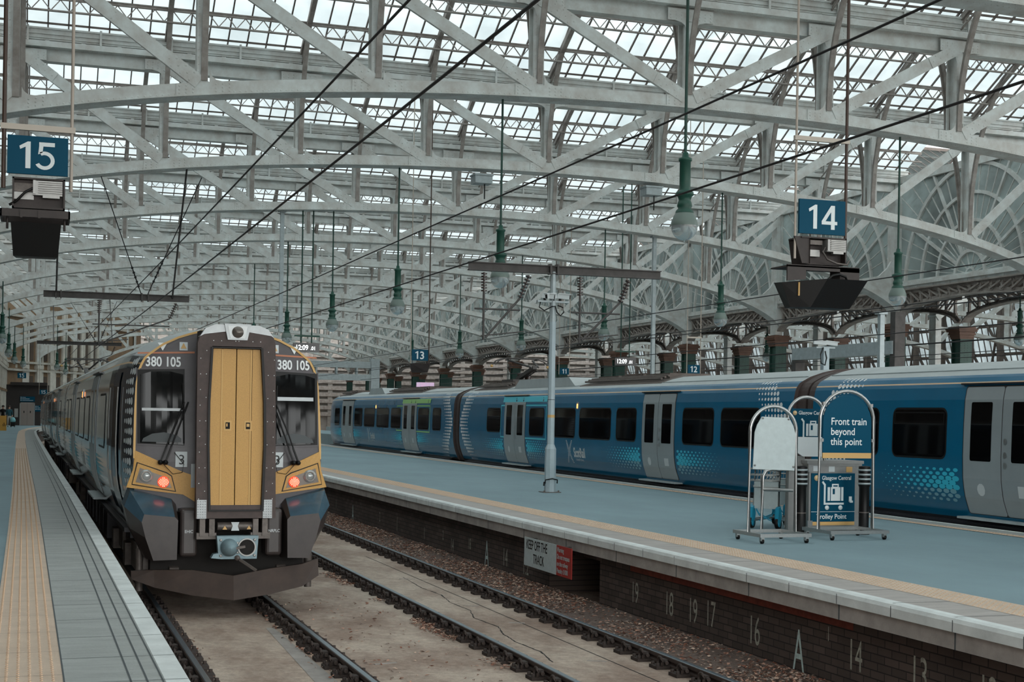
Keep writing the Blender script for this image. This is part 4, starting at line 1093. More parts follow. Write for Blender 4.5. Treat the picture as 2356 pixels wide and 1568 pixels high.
for s in (-1, 1):
    M_ = lambda pts: [(s * a, b) for a, b in pts]
    fpatch(MB(), M_([(.44, .43), (.6, .53), (1.315, .62), (1.235, .85), (1.21, 1.10), (.62, .83), (.44, .77)]), .03, 10, 0, .05).build('yellow_panel', YELLOW, l1)
    h = fpatch(MB(), M_([(1.19, .95), (.81, .82), (.745, .775), (.69, .565), (1.25, .655)]), .038, 8, 0, .02).build('headlight', BLACK, l1)
    fpatch(MB(), M_([(1.178, .935), (.82, .808), (.757, .768), (.705, .578), (1.24, .666)]), .043, 8).build('headlight_bezel', YELLOW, h)
    fpatch(MB(), M_([(1.15, .875), (.79, .745), (.75, .615), (1.2, .69)]), .048, 6).build('headlight_glass', REFL, h)
    def disc(x, z, r, name, m, o=.07, par=None, d=.03):
        return MB().lathe((x, FY(x, z) - o, z), [(r, 0), (r * .92, -d), (0, -d * 1.2)] if d > 0 else [(r, 0), (r, .01)], 18, axis='y').build(name, m, par or h)
    L1 = disc(s * 1.07, .77, .088, 'main_lamp', LENS, .05)
    MB().ring((s * 1.07, FY(1.07, .77) - .09, .77), .06, 16, (1, 0, 0), (0, 0, 1), .012, .01).build('lamp_ring', REFL, L1)
    tl = disc(s * .855, .695, .075, 'tail_lamp', REDL, .055)
    mb = MB()
    for a in range(-3, 4):
        for b in range(-3, 4):
            x, z = .02 * a + (.01 if b % 2 else 0), .018 * b
            if x * x + z * z < .0038: mb.add([(s * .855 + x + .0065 * cos(k * pi / 3), FY(.855, .695) - .092, .695 + z + .0065 * sin(k * pi / 3)) for k in range(6)], [tuple(range(6))])
    mb.build('lamp_leds', REDDOT, tl)
    w = fpatch(MB(), M_([(.575, 1.15), (1.20, 1.17), (1.205, 2.17), (.575, 2.19)]), .02, 8, 0, .03).build('cab_window', CABG, l1)
    fpatch(MB(), M_([(.59, 1.17), (1.185, 1.19), (1.19, 2.155), (.59, 2.175)]), .024, 8).build('window_gasket', BLACK, w)
    fpatch(MB(), M_([(.605, 1.18), (1.15, 1.20), (1.155, 2.09), (1.02, 2.13), (.78, 2.14), (.605, 2.10)]), .028, 8).build('window_pane', WINB, w)
    fpatch(MB(), M_([(.62, 1.62 if s < 0 else 1.78), (1.13, 1.62 if s < 0 else 1.78), (1.13, 1.655 if s < 0 else 1.83), (.62, 1.655 if s < 0 else 1.83)]), .031, 2).build('blind_edge', SILVER, w)
    fpatch(MB(), M_([(.63, 1.21), (1.13, 1.215), (1.11, 1.26), (1.0, 1.32), (.85, 1.34), (.7, 1.31), (.63, 1.26)]), .031, 6).build('desk_top', mat('cab_desk_grey', '3c4143', .5), w)
    # wipers
    wp = MB(); bx, tx = .9, .6
    for dx in (0, .065):
        x0_, x1_ = s * (bx - (dx if s > 0 else dx)), s * (tx - dx * .8)
        wp.tube([(x0_, FY(x0_, .96) - .10, .96), (s * (.5 * abs(x0_) + .5 * abs(x1_) + .01), FY(.7, 1.3) - .12, 1.34), (x1_, FY(x1_, 1.74) - .085, 1.74)], .011, 6)
        wp.lathe((x0_, FY(x0_, .95) - .10, .95), [(.032, .06), (.032, -.02), (.02, -.04), (0, -.045)], 10, axis='y')
        wp.bar((x0_, FY(x0_, .96) - .10, .96), (s * (.75 * abs(x0_) + .25 * abs(x1_)), FY(.8, 1.15) - .115, 1.15), .03, .02)
    wo_ = wp.build('wiper', BLACK, l1)
    MB().tube([(s * .62, FY(.62, 1.72) - .05, 1.98), (s * .605, FY(.6, 1.74) - .07, 1.6), (s * .60, FY(.6, 1.3) - .06, 1.2)], .012, 6).build('wiper_blade', BLACK, wo_)
    MB().tube([(s * .87, FY(.8, .95) - .06, .94), (s * .74, FY(.7, .8) - .07, .80), (s * .62, FY(.6, .8) - .07, .82), (s * .6, FY(.6, .93) - .06, .93), (s * .72, FY(.7, 1.1) - .05, 1.08)], .0045, 6).build('washer_hose', BLACK, wo_)
    mb = MB(); ftext(mb, '380 105', s * .86, 2.205, .178, .004, .78, 'CENTER'); mb.build('unit_number', DOTW, l1); fpatch(MB(), M_([(.93, 2.515), (.81, 2.515), (.87, 2.41)]), .012, 4).build('triangle_mark', DOTW, l1)
    fpatch(MB(), M_([(.46, 2.385), (1.19, 2.362), (1.18, 2.383), (.46, 2.408)]), .008, 6).build('orange_line', ORANGE, l1)
    lb = fpatch(MB(), M_([(.55, 2.42), (.655, 2.42), (.655, 2.53), (.55, 2.53)]), .010, 2).build('warning_label', PAPER, l1)
    fpatch(MB(), M_([(.565, 2.445), (.64, 2.445), (.6025, 2.52)]), .013, 2).build('warning_triangle', LABELY, lb)
    lb = fpatch(MB(), M_([(.555, .89), (.705, .89), (.705, 1.09), (.555, 1.09)]), .033, 2).build('car_count_label', PAPER, l1)
    mb = MB(); ftext(mb, '3', s * .625, .925, .18, 0, 1, 'CENTER', .036); mb.build('car_count_digit', BLACK, lb)
    # nose fairing
    back = [(1.29, .63), (.74, .50), (.68, .42), (.68, -.30), (1.08, -.29), (1.29, .12), (1.365, .42)]
    mid = [(1.27, .58), (.75, .47), (.69, .40), (.69, -.31), (1.06, -.30), (1.27, .10), (1.345, .38)]
    frt = [(1.12, .30), (.74, .265), (.70, .22), (.71, -.28), (1.0, -.29), (1.10, .0), (1.15, .20)]
    mb = MB(); n = len(back); rows = [[(s * x, .18, z) for x, z in back], [(s * x, -.0, z) for x, z in mid], [(s * x, -.36 - .10 * (1.2 - x), z) for x, z in frt]]
    vs = [p for r in rows for p in r]
    for i in range(2):
        for j in range(n):
            j2 = (j + 1) % n; mb.add([vs[i * n + j], vs[i * n + j2], vs[(i + 1) * n + j2], vs[(i + 1) * n + j]], [(0, 1, 2, 3)], 1 if j in (0, 6) else 0)
    mb.add(rows[2], [tuple(range(n))], 0)
    fo_ = mb.build('nose_fairing', [FAIR, FAIRB], l1); bv = fo_.modifiers.new('bevel', 'BEVEL'); bv.width = .075; bv.segments = 4; bv.limit_method = 'NONE'
    for p_ in fo_.data.polygons: p_.use_smooth = True
    mb = MB(); mb.box(min(s * .66, s * .44), -.28, -.26, max(s * .66, s * .44), .2, .36); ib = mb.build('inner_fairing', FAIR, l1); bv = ib.modifiers.new('bevel', 'BEVEL'); bv.width = .05; bv.segments = 3
    mb = MB(); text(mb, 'EHIC' if s < 0 else 'NRPLC', (s * .55, -.286, .05), (1, 0, 0), (0, 0, 1), .055, .0005, .9, 'CENTER'); mb.build('stencil_lettering', PAPER, ib)
    MB().box(s * .47 - .035, -.02, .62, s * .47 + .035, .02, .93).build('bracket', SILVER, l1)
# yellow rim along the edge of the cab front
pts = [(fo(z), z) for z in [1.0 + (2.74 - 1.0) * i / 36 for i in range(37)]]
rm = pts + [(0, 2.775)] + [(-x, z) for x, z in reversed(pts)]
mb = MB().sweep([(x * .985, FY(x, z) - .012, z - .004 - zdip(z)) for x, z in rm], [(-.014, -.014), (.014, -.014), (.014, .014), (-.014, .014)], upv=(0, -1, 0)); mb.build('yellow_rim', YELLOWR, l1)
# gangway
GO = [(-.49, .25), (.53, .25), (.51, 1.6), (.495, 2.50), (.465, 2.60), (.40, 2.68), (.28, 2.73), (.1, 2.745), (-.06, 2.745), (-.28, 2.73), (-.40, 2.68), (-.465, 2.60), (-.50, 2.50), (-.50, 1.6)]
GI = [(-.32, .36), (.35, .36), (.37, 1.2), (.36, 1.75), (.315, 2.46), (-.315, 2.46), (-.345, 1.75), (-.345, 1.2)]
def ringprism(mb, outer, inner, y0, y1, m=0):
    # frame between two outlines with different point counts, bridged by triangulating
    bm = bmesh.new(); rings = []
    for lp in (outer, inner):
        vs = [bm.verts.new((x, y0, z)) for x, z in lp]; rings.append([bm.edges.new((vs[i], vs[(i + 1) % len(vs)])) for i in range(len(vs))])
    bmesh.ops.triangle_fill(bm, use_beauty=True, edges=rings[0] + rings[1])
    ge = bmesh.ops.extrude_face_region(bm, geom=list(bm.faces)); bmesh.ops.translate(bm, verts=[v for v in ge['geom'] if isinstance(v, bmesh.types.BMVert)], vec=(0, y1 - y0, 0))
    bm.verts.index_update(); mb.add([v.co[:] for v in bm.verts], [[v.index for v in f.verts] for f in bm.faces], m); bm.free()
mb = MB(); ringprism(mb, GO, GI, -.50, -.36)
for k in range(20):
    z = .5 + .1 * k
    for x in (-.41, .43):
        if k % 2 == 0: mb.rivet((x * 1.12, -.50, z), (0, -1, 0), .0065, 1)
        if k % 3 == 1: mb.rivet((x * .94, -.50, z), (0, -1, 0), .0065, 1)
for x in (-.3, -.2, -.02, .02, .2, .3): mb.rivet((x, -.50, 2.53), (0, -1, 0), .0065, 1)
gw = mb.build('gangway_frame', [GANGB, DOTW], l1)
mb = MB(); ringprism(mb, [(x * 1.05, z * 1.004 - .02) for x, z in GI], [(x * .965, .37 + (z - .37) * .988) for x, z in GI], -.53, -.40); mb.build('gangway_seal', BLACK, gw)
mb = MB(); mb.prism([(-.475, 2.58), (-.40, 2.69), (-.28, 2.74), (.28, 2.74), (.40, 2.69), (.475, 2.58), (.44, 2.61), (.12, 2.655), (-.12, 2.655), (-.42, 2.61)], (0, -.505, 0), (1, 0, 0), (0, 0, 1), (0, .2, 0)); mb.build('gangway_cap', SILVER, gw)
mb = MB(); mb.prism([(-.17, 2.75), (.17, 2.75), (.125, 2.545), (-.125, 2.545)], (0, -.53, 0), (1, 0, 0), (0, 0, 1), (0, .1, 0)); tp = mb.build('top_lamp', SILVER, l1)
mb = MB(); mb.prism([(-.125, 2.725), (.125, 2.725), (.092, 2.565), (-.092, 2.565)], (0, -.535, 0), (1, 0, 0), (0, 0, 1), (0, .02, 0)); mb.build('lamp_panel', DOTW, tp)
MB().lathe((0, -.537, 2.645), [(.075, 0), (.07, -.012), (0, -.02)], 20, axis='y').build('lamp_lens', REFL, tp)
mb = MB(); mb.prism([(-.46, .27), (.48, .27), (.46, 2.66), (-.46, 2.66)], (0, -.38, 0), (1, 0, 0), (0, 0, 1), (0, .3, 0)); mb.build('gangway_bellows', DARK, l1)
for s in (-1, 1):
    top = (.006, .305) if s > 0 else (-.305, -.006); z0, z1 = .42, 2.43
    q = [(s * .006, z0), (s * .335, z0), (s * .355, 1.2), (s * .345, 1.75), (s * .30, z1), (s * .006, z1)]
    d = MB().prism(q, (0, -.47, 0), (1, 0, 0), (0, 0, 1), (0, .05, 0)).build('gangway_door', YELLOW, l1)
    mb = MB(); mb.box(s * .185 - .008, -.478, z0, s * .185 + .008, -.47, z1 - .01); mb.box(s * .19 + .01, -.474, z0, s * .19 + .014, -.469, z1, 1); mb.build('door_rib', [YELLOWR, DARK], d)
    a, b = (.11, .205) if s > 0 else (-.15, -.055)
    mb = MB(); mb.box(a, -.476, 1.378, b, -.47, 1.508); mb.box(a + .02, -.48, 1.40, b - .02, -.475, 1.485, 1); mb.box(a + .028, -.484, 1.43, b - .05 if s < 0 else b - .03, -.478, 1.47); mb.build('recessed_handle', [YELLOWR, DARK], d)
    mb = MB(); mb.box(min(s * .36, s * .48), -.515, .25, max(s * .36, s * .48), -.30, .49)
    for a_ in range(4):
        for b_ in range(7): mb.rivet((s * (.375 + .03 * a_), -.515, .27 + .033 * b_), (0, -1, 0), .008)
    mb.build('step_block', SILVER, l1)
    mb = MB()
    for x in (.40, .28): mb.box(s * x - .035, -.46, .02, s * x + .035, -.3, .24)
    mb.box(min(s * .22, s * .47), -.44, -.02, max(s * .22, s * .47), -.32, .06); mb.build('hinge_bracket', GREASE, l1)
MB().box(-.34, -.49, .255, .36, -.38, .42).build('door_threshold', GANGB, l1)
mb = MB(); mb.lathe((-.2, -.36, .14), [(.055, 0), (.055, .46)], 12, axis='x'); dr = mb.build('gas_strut_drum', GREASE, l1)
mb = MB(); mb.prism([(-.03, .0), (.075, .0), (.055, .06), (.075, .11), (-.03, .11), (-.01, .06)], (0, -.42, .085), (1, 0, 0), (0, 0, 1), (0, .008, 0)); mb.build('drum_label', PAPER, dr)
mb = MB()
for x in (-.11, .2): mb.prism([(-.03, 0), (.03, 0), (0, .05)], (x, -.42, .10), (1, 0, 0), (0, 0, 1), (0, .008, 0))
mb.build('warning_triangle', LABELY, dr)
# coupler
mb = MB(); CX = .03
mb.prism([(CX - .26, .03), (CX + .27, .03), (CX + .25, -.265), (CX - .2, -.265), (CX - .33, -.25), (CX - .3, -.2), (CX - .24, -.19)], (0, -.58, 0), (1, 0, 0), (0, 0, 1), (0, .14, 0)); cp_ = mb.build('coupler', COUP, l1)
MB().lathe((CX - .105, -.60, -.115), [(.115, .05), (.11, -.05), (.07, -.12), (.03, -.15), (0, -.16)], 20, axis='y').build('coupler_cone', COUP, cp_)
MB().lathe((CX + .12, -.582, -.115), [(.102, 0), (.0, -.002)], 24, axis='y').build('coupler_socket', DARK, cp_)
mb = MB().ring((CX + .12, -.585, -.115), .108, 24, (1, 0, 0), (0, 0, 1), .016, .03)
for x, z in ((-.21, -.02), (.22, -.02), (-.21, -.22), (.22, -.22), (0, -.06), (0, -.18)): mb.lathe((CX + x, -.59, z), [(.018, .02), (.018, -.005), (.01, -.008)], 10, axis='y')
mb.build('coupler_bolts', STEELP, cp_)
mb = MB(); mb.lathe((CX, -.6, -.25), [(.035, .05), (.035, -.02), (0, -.03)], 10, axis='y'); mb.bar((CX + .03, -.62, -.27), (CX + .22, -.74, -.4), .035, .03); mb.bar((CX - .13, -.71, -.13), (CX + .08, -.66, -.1), .05, .03); mb.build('uncoupling_lever', GREASE, cp_)
MB().box(-.16, -.46, -.26, .2, .3, .0).build('coupler_shank', DARK, l1)
MB().box(-1.0, .05, -.6, 1.0, .9, .3).build('nose_frame', DARK, l1)
# snow plough
mb = MB(); xs_ = [-1.24, -.96, -.5, .0, .5, .96, 1.2]; zbm = [-.56, -.66, -.75, -.80, -.76, -.69, -.56]; ztp = [-.46, -.44, -.43, -.49, -.43, -.40, -.34]; yv = lambda x: -.55 + .42 * abs(x)
for a in range(6):
    v = []
    for x, b, t_ in ((xs_[a], zbm[a], ztp[a]), (xs_[a + 1], zbm[a + 1], ztp[a + 1])): v += [(x, yv(x), b), (x, yv(x) + .06, t_), (x, yv(x) + .12, t_), (x, yv(x) + .08, b)]
    mb.add(v, [(0, 1, 5, 4), (1, 2, 6, 5), (2, 3, 7, 6), (3, 0, 4, 7)])
mb.build('snow_plough', PLOW, l1)
for s in (-1, 1): mb = MB(); mb.bar((s * .7, .0, -.5), (s * .75, .9, -.3), .12, .16); mb.tube([(s * 1.12, .3, -.2), (s * 1.12, .3, -.75)], .05, 8); mb.box(s * 1.05 - .1, .35, -.5, s * 1.05 + .1, 1.3, -.15); mb.build('plough_stay', GREASE, l1)

# ================================================================== hanging lamps
chord_z = lambda x: zb(max(-19.8, min(19.8, x - XC)))
def make_lamp(rod):
    t = thing('hanging_lamp', '', 'lamp', (0, 0, 0), group='hanging green globe lamps')
    MB().tube([(0, 0, 1.25), (0, 0, rod)], .028, 8).build('rod', GREEND, t)
    mb = MB(); mb.lathe((0, 0, 0), [(0, 1.27), (.05, 1.26), (.06, 1.18), (.115, 1.16), (.115, 1.12), (.095, 1.1), (.095, .62), (.1, .6), (.15, .58), (.155, .53), (.12, .5), (.10, .44), (.12, .40), (.13, .34), (.11, .30), (.15, .26), (.16, .22)], 16); mb.build('housing', GREEN, t)
    MB().lathe((0, 0, 0), [(.155, .22), (.19, .16), (.225, .07), (.232, .02), (.232, .0)], 20).build('shade_cap', mat('lamp_cap_grey_green', '66746d', .4), t)
    MB().lathe((0, 0, 0), [(.23, .0)] + [(.23 * cos(a), -.25 * sin(a)) for a in [pi / 2 * i / 8 for i in range(1, 8)]] + [(.012, -.25), (.02, -.27), (0, -.285)], 20).build('globe', GLOBE, t)
    MB().lathe((0, 0, 0), [(0, .1), (.05, .08), (.07, -.02), (.05, -.1), (0, -.12)], 10).build('bulb', mat('lamp_bulb', 'd9dcd8', .3), t)
    return t
LAMPS = []
for k in range(6): LAMPS.append((10.5, Y0 + .1 + BAY * k, 4.93, None, '%s green globe lamp from the camera hanging over the middle platform' % ORD[k] if k else 'nearest and largest green globe lamp, hanging over the middle platform'))
for k in range(6): LAMPS.append((21.5, Y0 + BAY * (k + 1), 4.93, None, '%s green globe lamp from the camera hanging beyond the blue train' % ORD[k] if k else 'nearest green globe lamp hanging beyond the blue train, right of the platform display'))
for k, (x, y) in enumerate(((37.4, 47.75), (37.2, 68.25), (37.2, 78.5))): LAMPS.append((x, y, 5.0, 2.3, '%s dark green globe lamp from the right, hanging among the arcade columns' % ORD[k]))
for k, (x, y) in enumerate(((-1.63, 72.3), (-1.68, 91.6), (-1.54, 104.8), (-1.05, 114.0))): LAMPS.append((x, y, 4.93, None, '%s green globe lamp from the left, hanging before the stone building' % ORD[k]))
for k, (x, y) in enumerate(((1.49, 120.9), (2.41, 134.6))): LAMPS.append((x, y, 4.93, None, ('left' if k == 0 else 'right') + ' of two far globe lamps hanging above the rear of the left train'))
lamp_protos = {}
for x, y, z, rod, lab in LAMPS:
    r = rod or max(1.6, chord_z(x) - z)
    key = round(r, 1)
    if key not in lamp_protos: t = make_lamp(r); t.location = (x, y, z); t['label'] = lab; lamp_protos[key] = t
    else: dup(lamp_protos[key], (x, y, z), lab)

# ================================================================== platform number signs
TOPZ = lambda y: ZG + SLP * min((y - YT[0]) % BAY, BAY - (y - YT[0]) % BAY) + .02
def glyph(mb, ch, x, z, h, o):
    # drawn numerals in a 1-high box: '1', '4' and '5'
    P = lambda pts: mb.add([(x + a * h, o, z + b * h) for a, b in pts], [tuple(range(len(pts)))])
    if ch == '1': P([(0, .82), (.30, 1.0), (.40, 1.0), (.40, 0), (.22, 0), (.22, .80), (.03, .70)]); return .62
    if ch == '4':
        P([(0, .20), (0, .34), (.44, 1.0), (.44, .73), (.18, .34), (.44, .34), (.44, .20)]); P([(.44, 0), (.62, 0), (.62, 1.0), (.44, 1.0)]); P([(.62, .20), (.74, .20), (.74, .34), (.62, .34)]); return .8
    P([(.08, 1.0), (.64, 1.0), (.64, .85), (.08, .85)]); P([(.08, .85), (.23, .85), (.205, .62), (.12, .58), (.05, .54)])
    c = (.28, .32); A = [(-152 + 272 * i / 18) * pi / 180 for i in range(19)]
    for a, b in zip(A, A[1:]): P([(c[0] + r * cos(t) * 1.05, c[1] + r * sin(t)) for r, t in ((.21, a), (.345, a), (.345, b), (.21, b))])
    return .72
def numsign(num, x, y, z, w, lab, rods=True, hood=None, ztop=None, crossbar=None, dark=1):
    h = w * .66
    t = thing('platform_sign', lab, 'sign', (x, y, z), group='hanging platform number signs')
    b = MB().box(-w / 2, -.02, -h / 2, w / 2, .02, h / 2).build('sign_board', SIGNB, t)
    mb = MB()
    if rods or num == '15':
        g = h * .70; xx = -g * .66 + (.12 * g if num == '11' else 0)
        for ch in num:
            if ch in '145': xx += glyph(mb, ch, xx, -g / 2, g, -.024) * g
            else: text(mb, ch, (xx - .03 * g, -.024, -g / 2), (1, 0, 0), (0, 0, 1), g * 1.38, .012 * w, .98)
    else: text(mb, num, (0, -.024, -h * .345), (1, 0, 0), (0, 0, 1), h * .97, .008 * w, .93, 'CENTER')
    mb.build('number', WHITE, b)
    if rods:
        zt = (ztop or chord_z(x)) - z; zl = (hood - z) if hood else -h / 2
        for s in (-1, 1): MB().tube([(s * (w / 2 + .035), .03, zl), (s * (w / 2 + .035), .03, zt)], .017 if s != dark else .022, 8).build('hanging_rod', mat('rod_cream', 'b3a79b', .5) if s != dark or hood is None else mat('rod_brown', '4a382f', .5), t)
        if crossbar: MB().box(-w / 2 - .07, .0, crossbar - z - .03, w / 2 + .07, .05, crossbar - z + .03).build('cross_bar', mat('bar_cream', 'c4b9ac', .6), t)
    return t
def hood(x, y, z, w, lab, turn=0):
    # departure display seen from behind: back box with a ballast unit, shelf and dark screen hood
    t = thing('departure_display', lab, 'display', (x, y, z), turn, group='departure displays under the platform signs')
    k = w / .7
    mb = MB(); mb.box(-.29 * k, -.05, -.02 * k, .30 * k, .30, .0); mb.box(-.29 * k, .02, -.36 * k, .30 * k, .30, -.02 * k); mb.box(-.29 * k, -.05, -.36 * k, -.27 * k, .04, 0); mb.box(.28 * k, -.05, -.36 * k, .30 * k, .04, 0); mb.box(-.29 * k, -.05, -.36 * k, .3 * k, .02, -.34 * k)
    c = mb.build('case', HOODD, t)
    mb = MB(); mb.box(-.27 * k, .005, -.16 * k, .0, .02, -.06 * k, 1); mb.box(-.27 * k, .005, -.25 * k, -.05 * k, .02, -.165 * k)
    mb.build('label_plate', [STEELP, GREASE], c)
    mb = MB(); mb.box(-.06 * k, -.05, -.20 * k, .27 * k, .02, -.03 * k)
    for i in range(6): mb.box(.0, -.07, -.05 * k - .025 * k * i, .27 * k, -.05, -.04 * k - .025 * k * i)
    mb.box(-.06 * k, -.07, -.19 * k, -.03 * k, -.05, -.03 * k); mb.box(.05 * k, -.06, -.23 * k, .24 * k, 0, -.2 * k); mb.build('ballast_unit', STEELP, t)
    MB().tube([(-.06 * k, -.05, -.12 * k), (-.15 * k, -.07, -.18 * k), (-.24 * k, -.05, -.28 * k), (-.32 * k, -.03, -.33 * k)], .014, 6).build('cable', BLACK, t)
    mb = MB(); mb.box(-.42 * k, -.10, -.47 * k, .36 * k, -.07, -.38 * k); mb.box(-.42 * k, -.1, -.47 * k, -.40 * k, .45, -.38 * k); mb.box(.34 * k, -.1, -.47 * k, .36 * k, .45, -.38 * k); mb.box(-.42 * k, .42, -.47 * k, .36 * k, .45, -.38 * k)
    for q in (-.2, .0): mb.box(q * k, -.115, -.48 * k, q * k + .03 * k, -.1, -.39 * k)
    mb.build('shelf_frame', HOODD, t)
    mb = MB()
    A = [(-.30 * k, -.16, -.54 * k), (.26 * k, -.16, -.54 * k), (.26 * k, .45, -.52 * k), (-.30 * k, .45, -.52 * k)]; B = [(-.27 * k, -.02, -.92 * k), (.23 * k, -.02, -.92 * k), (.2 * k, .2, -.92 * k), (-.24 * k, .2, -.92 * k)]
    mb.add(A + B, [(0, 1, 5, 4), (1, 2, 6, 5), (2, 3, 7, 6), (3, 0, 4, 7), (4, 5, 6, 7), (3, 2, 1, 0)]); mb.build('screen_hood', BLACK, t)
    for q in (-.34, .3): MB().tube([(q * k, .03, -.92 * k if q < 0 and 0 else -.6 * k), (q * k, .03, -.36 * k)], .012, 6).build('hanger', HOODD, t)
    return t
numsign('15', -.03, 15.6, 4.25, .60, 'large hanging sign reading 15 at the upper left', hood=3.9, ztop=TOPZ(15.6), crossbar=4.54, dark=-1)
hood(-.02, 15.65, 4.02, .62, 'dark departure display hanging under the large 15 sign')
numsign('14', 10.01, 16.9, 4.37, .70, 'large hanging sign reading 14 at the right', hood=3.8, ztop=TOPZ(16.9), crossbar=5.42)
def hood14(x, y, z):
    t = thing('departure_display', 'dark wedge shaped departure display hanging under the 14 sign', 'display', (x, y, z), 0, group='departure displays under the platform signs')
    mb = MB(); mb.box(-.32, -.02, -.02, .37, .34, .0); mb.box(-.19, .1, -.36, .37, .34, -.02); mb.box(.35, -.02, -.36, .37, .1, 0)
    mb.add([(-.32, .34, 0), (-.19, -.02, 0), (-.19, .1, -.36), (-.26, .34, -.36), (-.19, -.02, -.36)], [(0, 1, 2, 3), (1, 4, 2)]); mb.prism([(-.42, 0), (-.19, 0), (-.19, -.36), (-.3, -.36)], (0, .0, 0), (1, 0, 0), (0, 0, 1), (0, .03, 0)); c = mb.build('case', HOODD, t)
    mb = MB(); mb.box(-.18, .02, -.1, .02, .1, -.04); mb.box(-.18, .02, -.26, -.02, .1, -.17, 1); mb.build('label_plate', [GREASE, STEELP], c)
    mb = MB(); mb.box(.05, -.05, -.19, .34, .1, -.03)
    for i in range(6): mb.box(.1, -.07, -.05 - .024 * i, .33, -.05, -.04 - .024 * i)
    mb.box(.05, -.07, -.18, .08, -.05, -.03); mb.box(.14, -.06, -.22, .3, 0, -.19); mb.build('ballast_unit', STEELP, t)
    MB().tube([(.04, -.03, -.14), (-.02, -.06, -.2), (.04, -.07, -.3), (.2, -.06, -.35), (.36, -.05, -.36), (.4, -.03, -.3)], .014, 6).build('cable', GREASE, t)
    mb = MB(); mb.prism([(-.55, 0), (-.27, 0), (-.27, -.19), (-.55, -.22)], (0, -.06, -.39), (1, 0, 0), (0, 0, 1), (0, .03, 0)); mb.box(-.27, -.06, -.46, .55, -.03, -.39); mb.box(.25, -.06, -.58, .55, .2, -.4); mb.box(-.55, -.06, -.42, .55, .4, -.40)
    mb.build('shelf_frame', HOODD, t)
    mb = MB(); a = [(-.55, .1, -.62), (.0, -.16, -.57), (.62, -.16, -.57), (.62, .4, -.57), (-.5, .4, -.6)]; b = [(-.41, .1, -.95), (-.17, -.02, -.95), (.43, -.02, -.95), (.4, .3, -.95), (-.38, .3, -.95)]
    mb.add(a + b, [(0, 1, 6, 5), (1, 2, 7, 6), (2, 3, 8, 7), (3, 4, 9, 8), (4, 0, 5, 9), (5, 6, 7, 8, 9), (4, 3, 2, 1, 0)]); mb.build('screen_hood', BLACK, t)
    MB().tube([(-.34, .0, -.62), (-.34, .0, -.8)], .014, 6).build('hanger', LABELY, t)
    MB().tube([(.05, -.1, -.57), (.1, -.12, -.52), (.2, -.12, -.5), (.3, -.12, -.53), (.33, -.1, -.57)], .018, 6).build('hose', BLACK, t)
hood14(10.02, 16.9, 4.10)
numsign('13', 12.6, 47.9, 3.68, .58, 'small hanging sign reading 13 above the blue train', hood=3.38, ztop=TOPZ(47.9))
h13 = thing('departure_display', 'dark wedge shaped departure display hanging under the 13 sign', 'display', (12.6, 47.9, 3.38), 0, group='departure displays under the platform signs')
mb = MB(); a = [(-.38, -.2, 0), (.33, -.2, 0.02), (.33, .3, 0), (-.3, .3, 0)]; b = [(-.3, 0, -.29), (.27, -.05, -.3), (.25, .2, -.3), (-.24, .2, -.3)]
mb.add(a + b, [(0, 1, 5, 4), (1, 2, 6, 5), (2, 3, 7, 6), (3, 0, 4, 7), (4, 5, 6, 7), (3, 2, 1, 0)]); mb.build('screen_hood', HOODD, h13)
for q_ in (-.26, .26): MB().tube([(q_, 0, -.02), (q_, 0, .11)], .012, 6).build('hanger', HOODD, h13)
numsign('12', 24.0, 49.8, 3.53, .50, 'small hanging sign reading 12 in front of a green column', ztop=TOPZ(49.8), crossbar=4.75)
numsign('11', 24.3, 64.8, 3.82, .47, 'small hanging sign reading 11 beside the tall pale mast', ztop=TOPZ(64.8), crossbar=4.5)
numsign('15', -1.3, 132.0, 4.46, .72, 'far small sign reading 15 on the stone wall above the dark lift housing', rods=False)
numsign('15', .5, 128.0, 3.0, .62, 'far small sign reading 15 partly hidden by the left train', ztop=7.0)
def clock(x, y, z, w, s, lab, zt):
    t = thing('platform_clock', lab, 'clock', (x, y, z), group='hanging digital clocks')
    MB().box(-w / 2, -.06, -.17, w / 2, .06, .17).build('case', LCD, t)
    mb = MB(); text(mb, s[:5], (-w * .43, -.065, -.09), (1, 0, 0), (0, 0, 1), .26, .004, .85); text(mb, s[5:], (w * .155, -.065, -.09), (1, 0, 0), (0, 0, 1), .19, .003, .85); mb.build('digits', LCDT, t)
    for d in (-.2, .2): MB().tube([(d, 0, .17), (d, 0, zt - z)], .028, 6).build('hanging_rod', GREEND, t)
    MB().box(-.45, -.05, .40, .5, .05, .46).build('cross_bar', GREEN, t)
clock(9.52, 52.9, 4.05, .98, '12:09.01', 'hanging black clock half hidden behind the roof of the front train', chord_z(9.5))
clock(24.3, 57.3, 4.07, .98, '12:09.01', 'hanging black clock reading 12:09.01 between the columns', TOPZ(57.3))

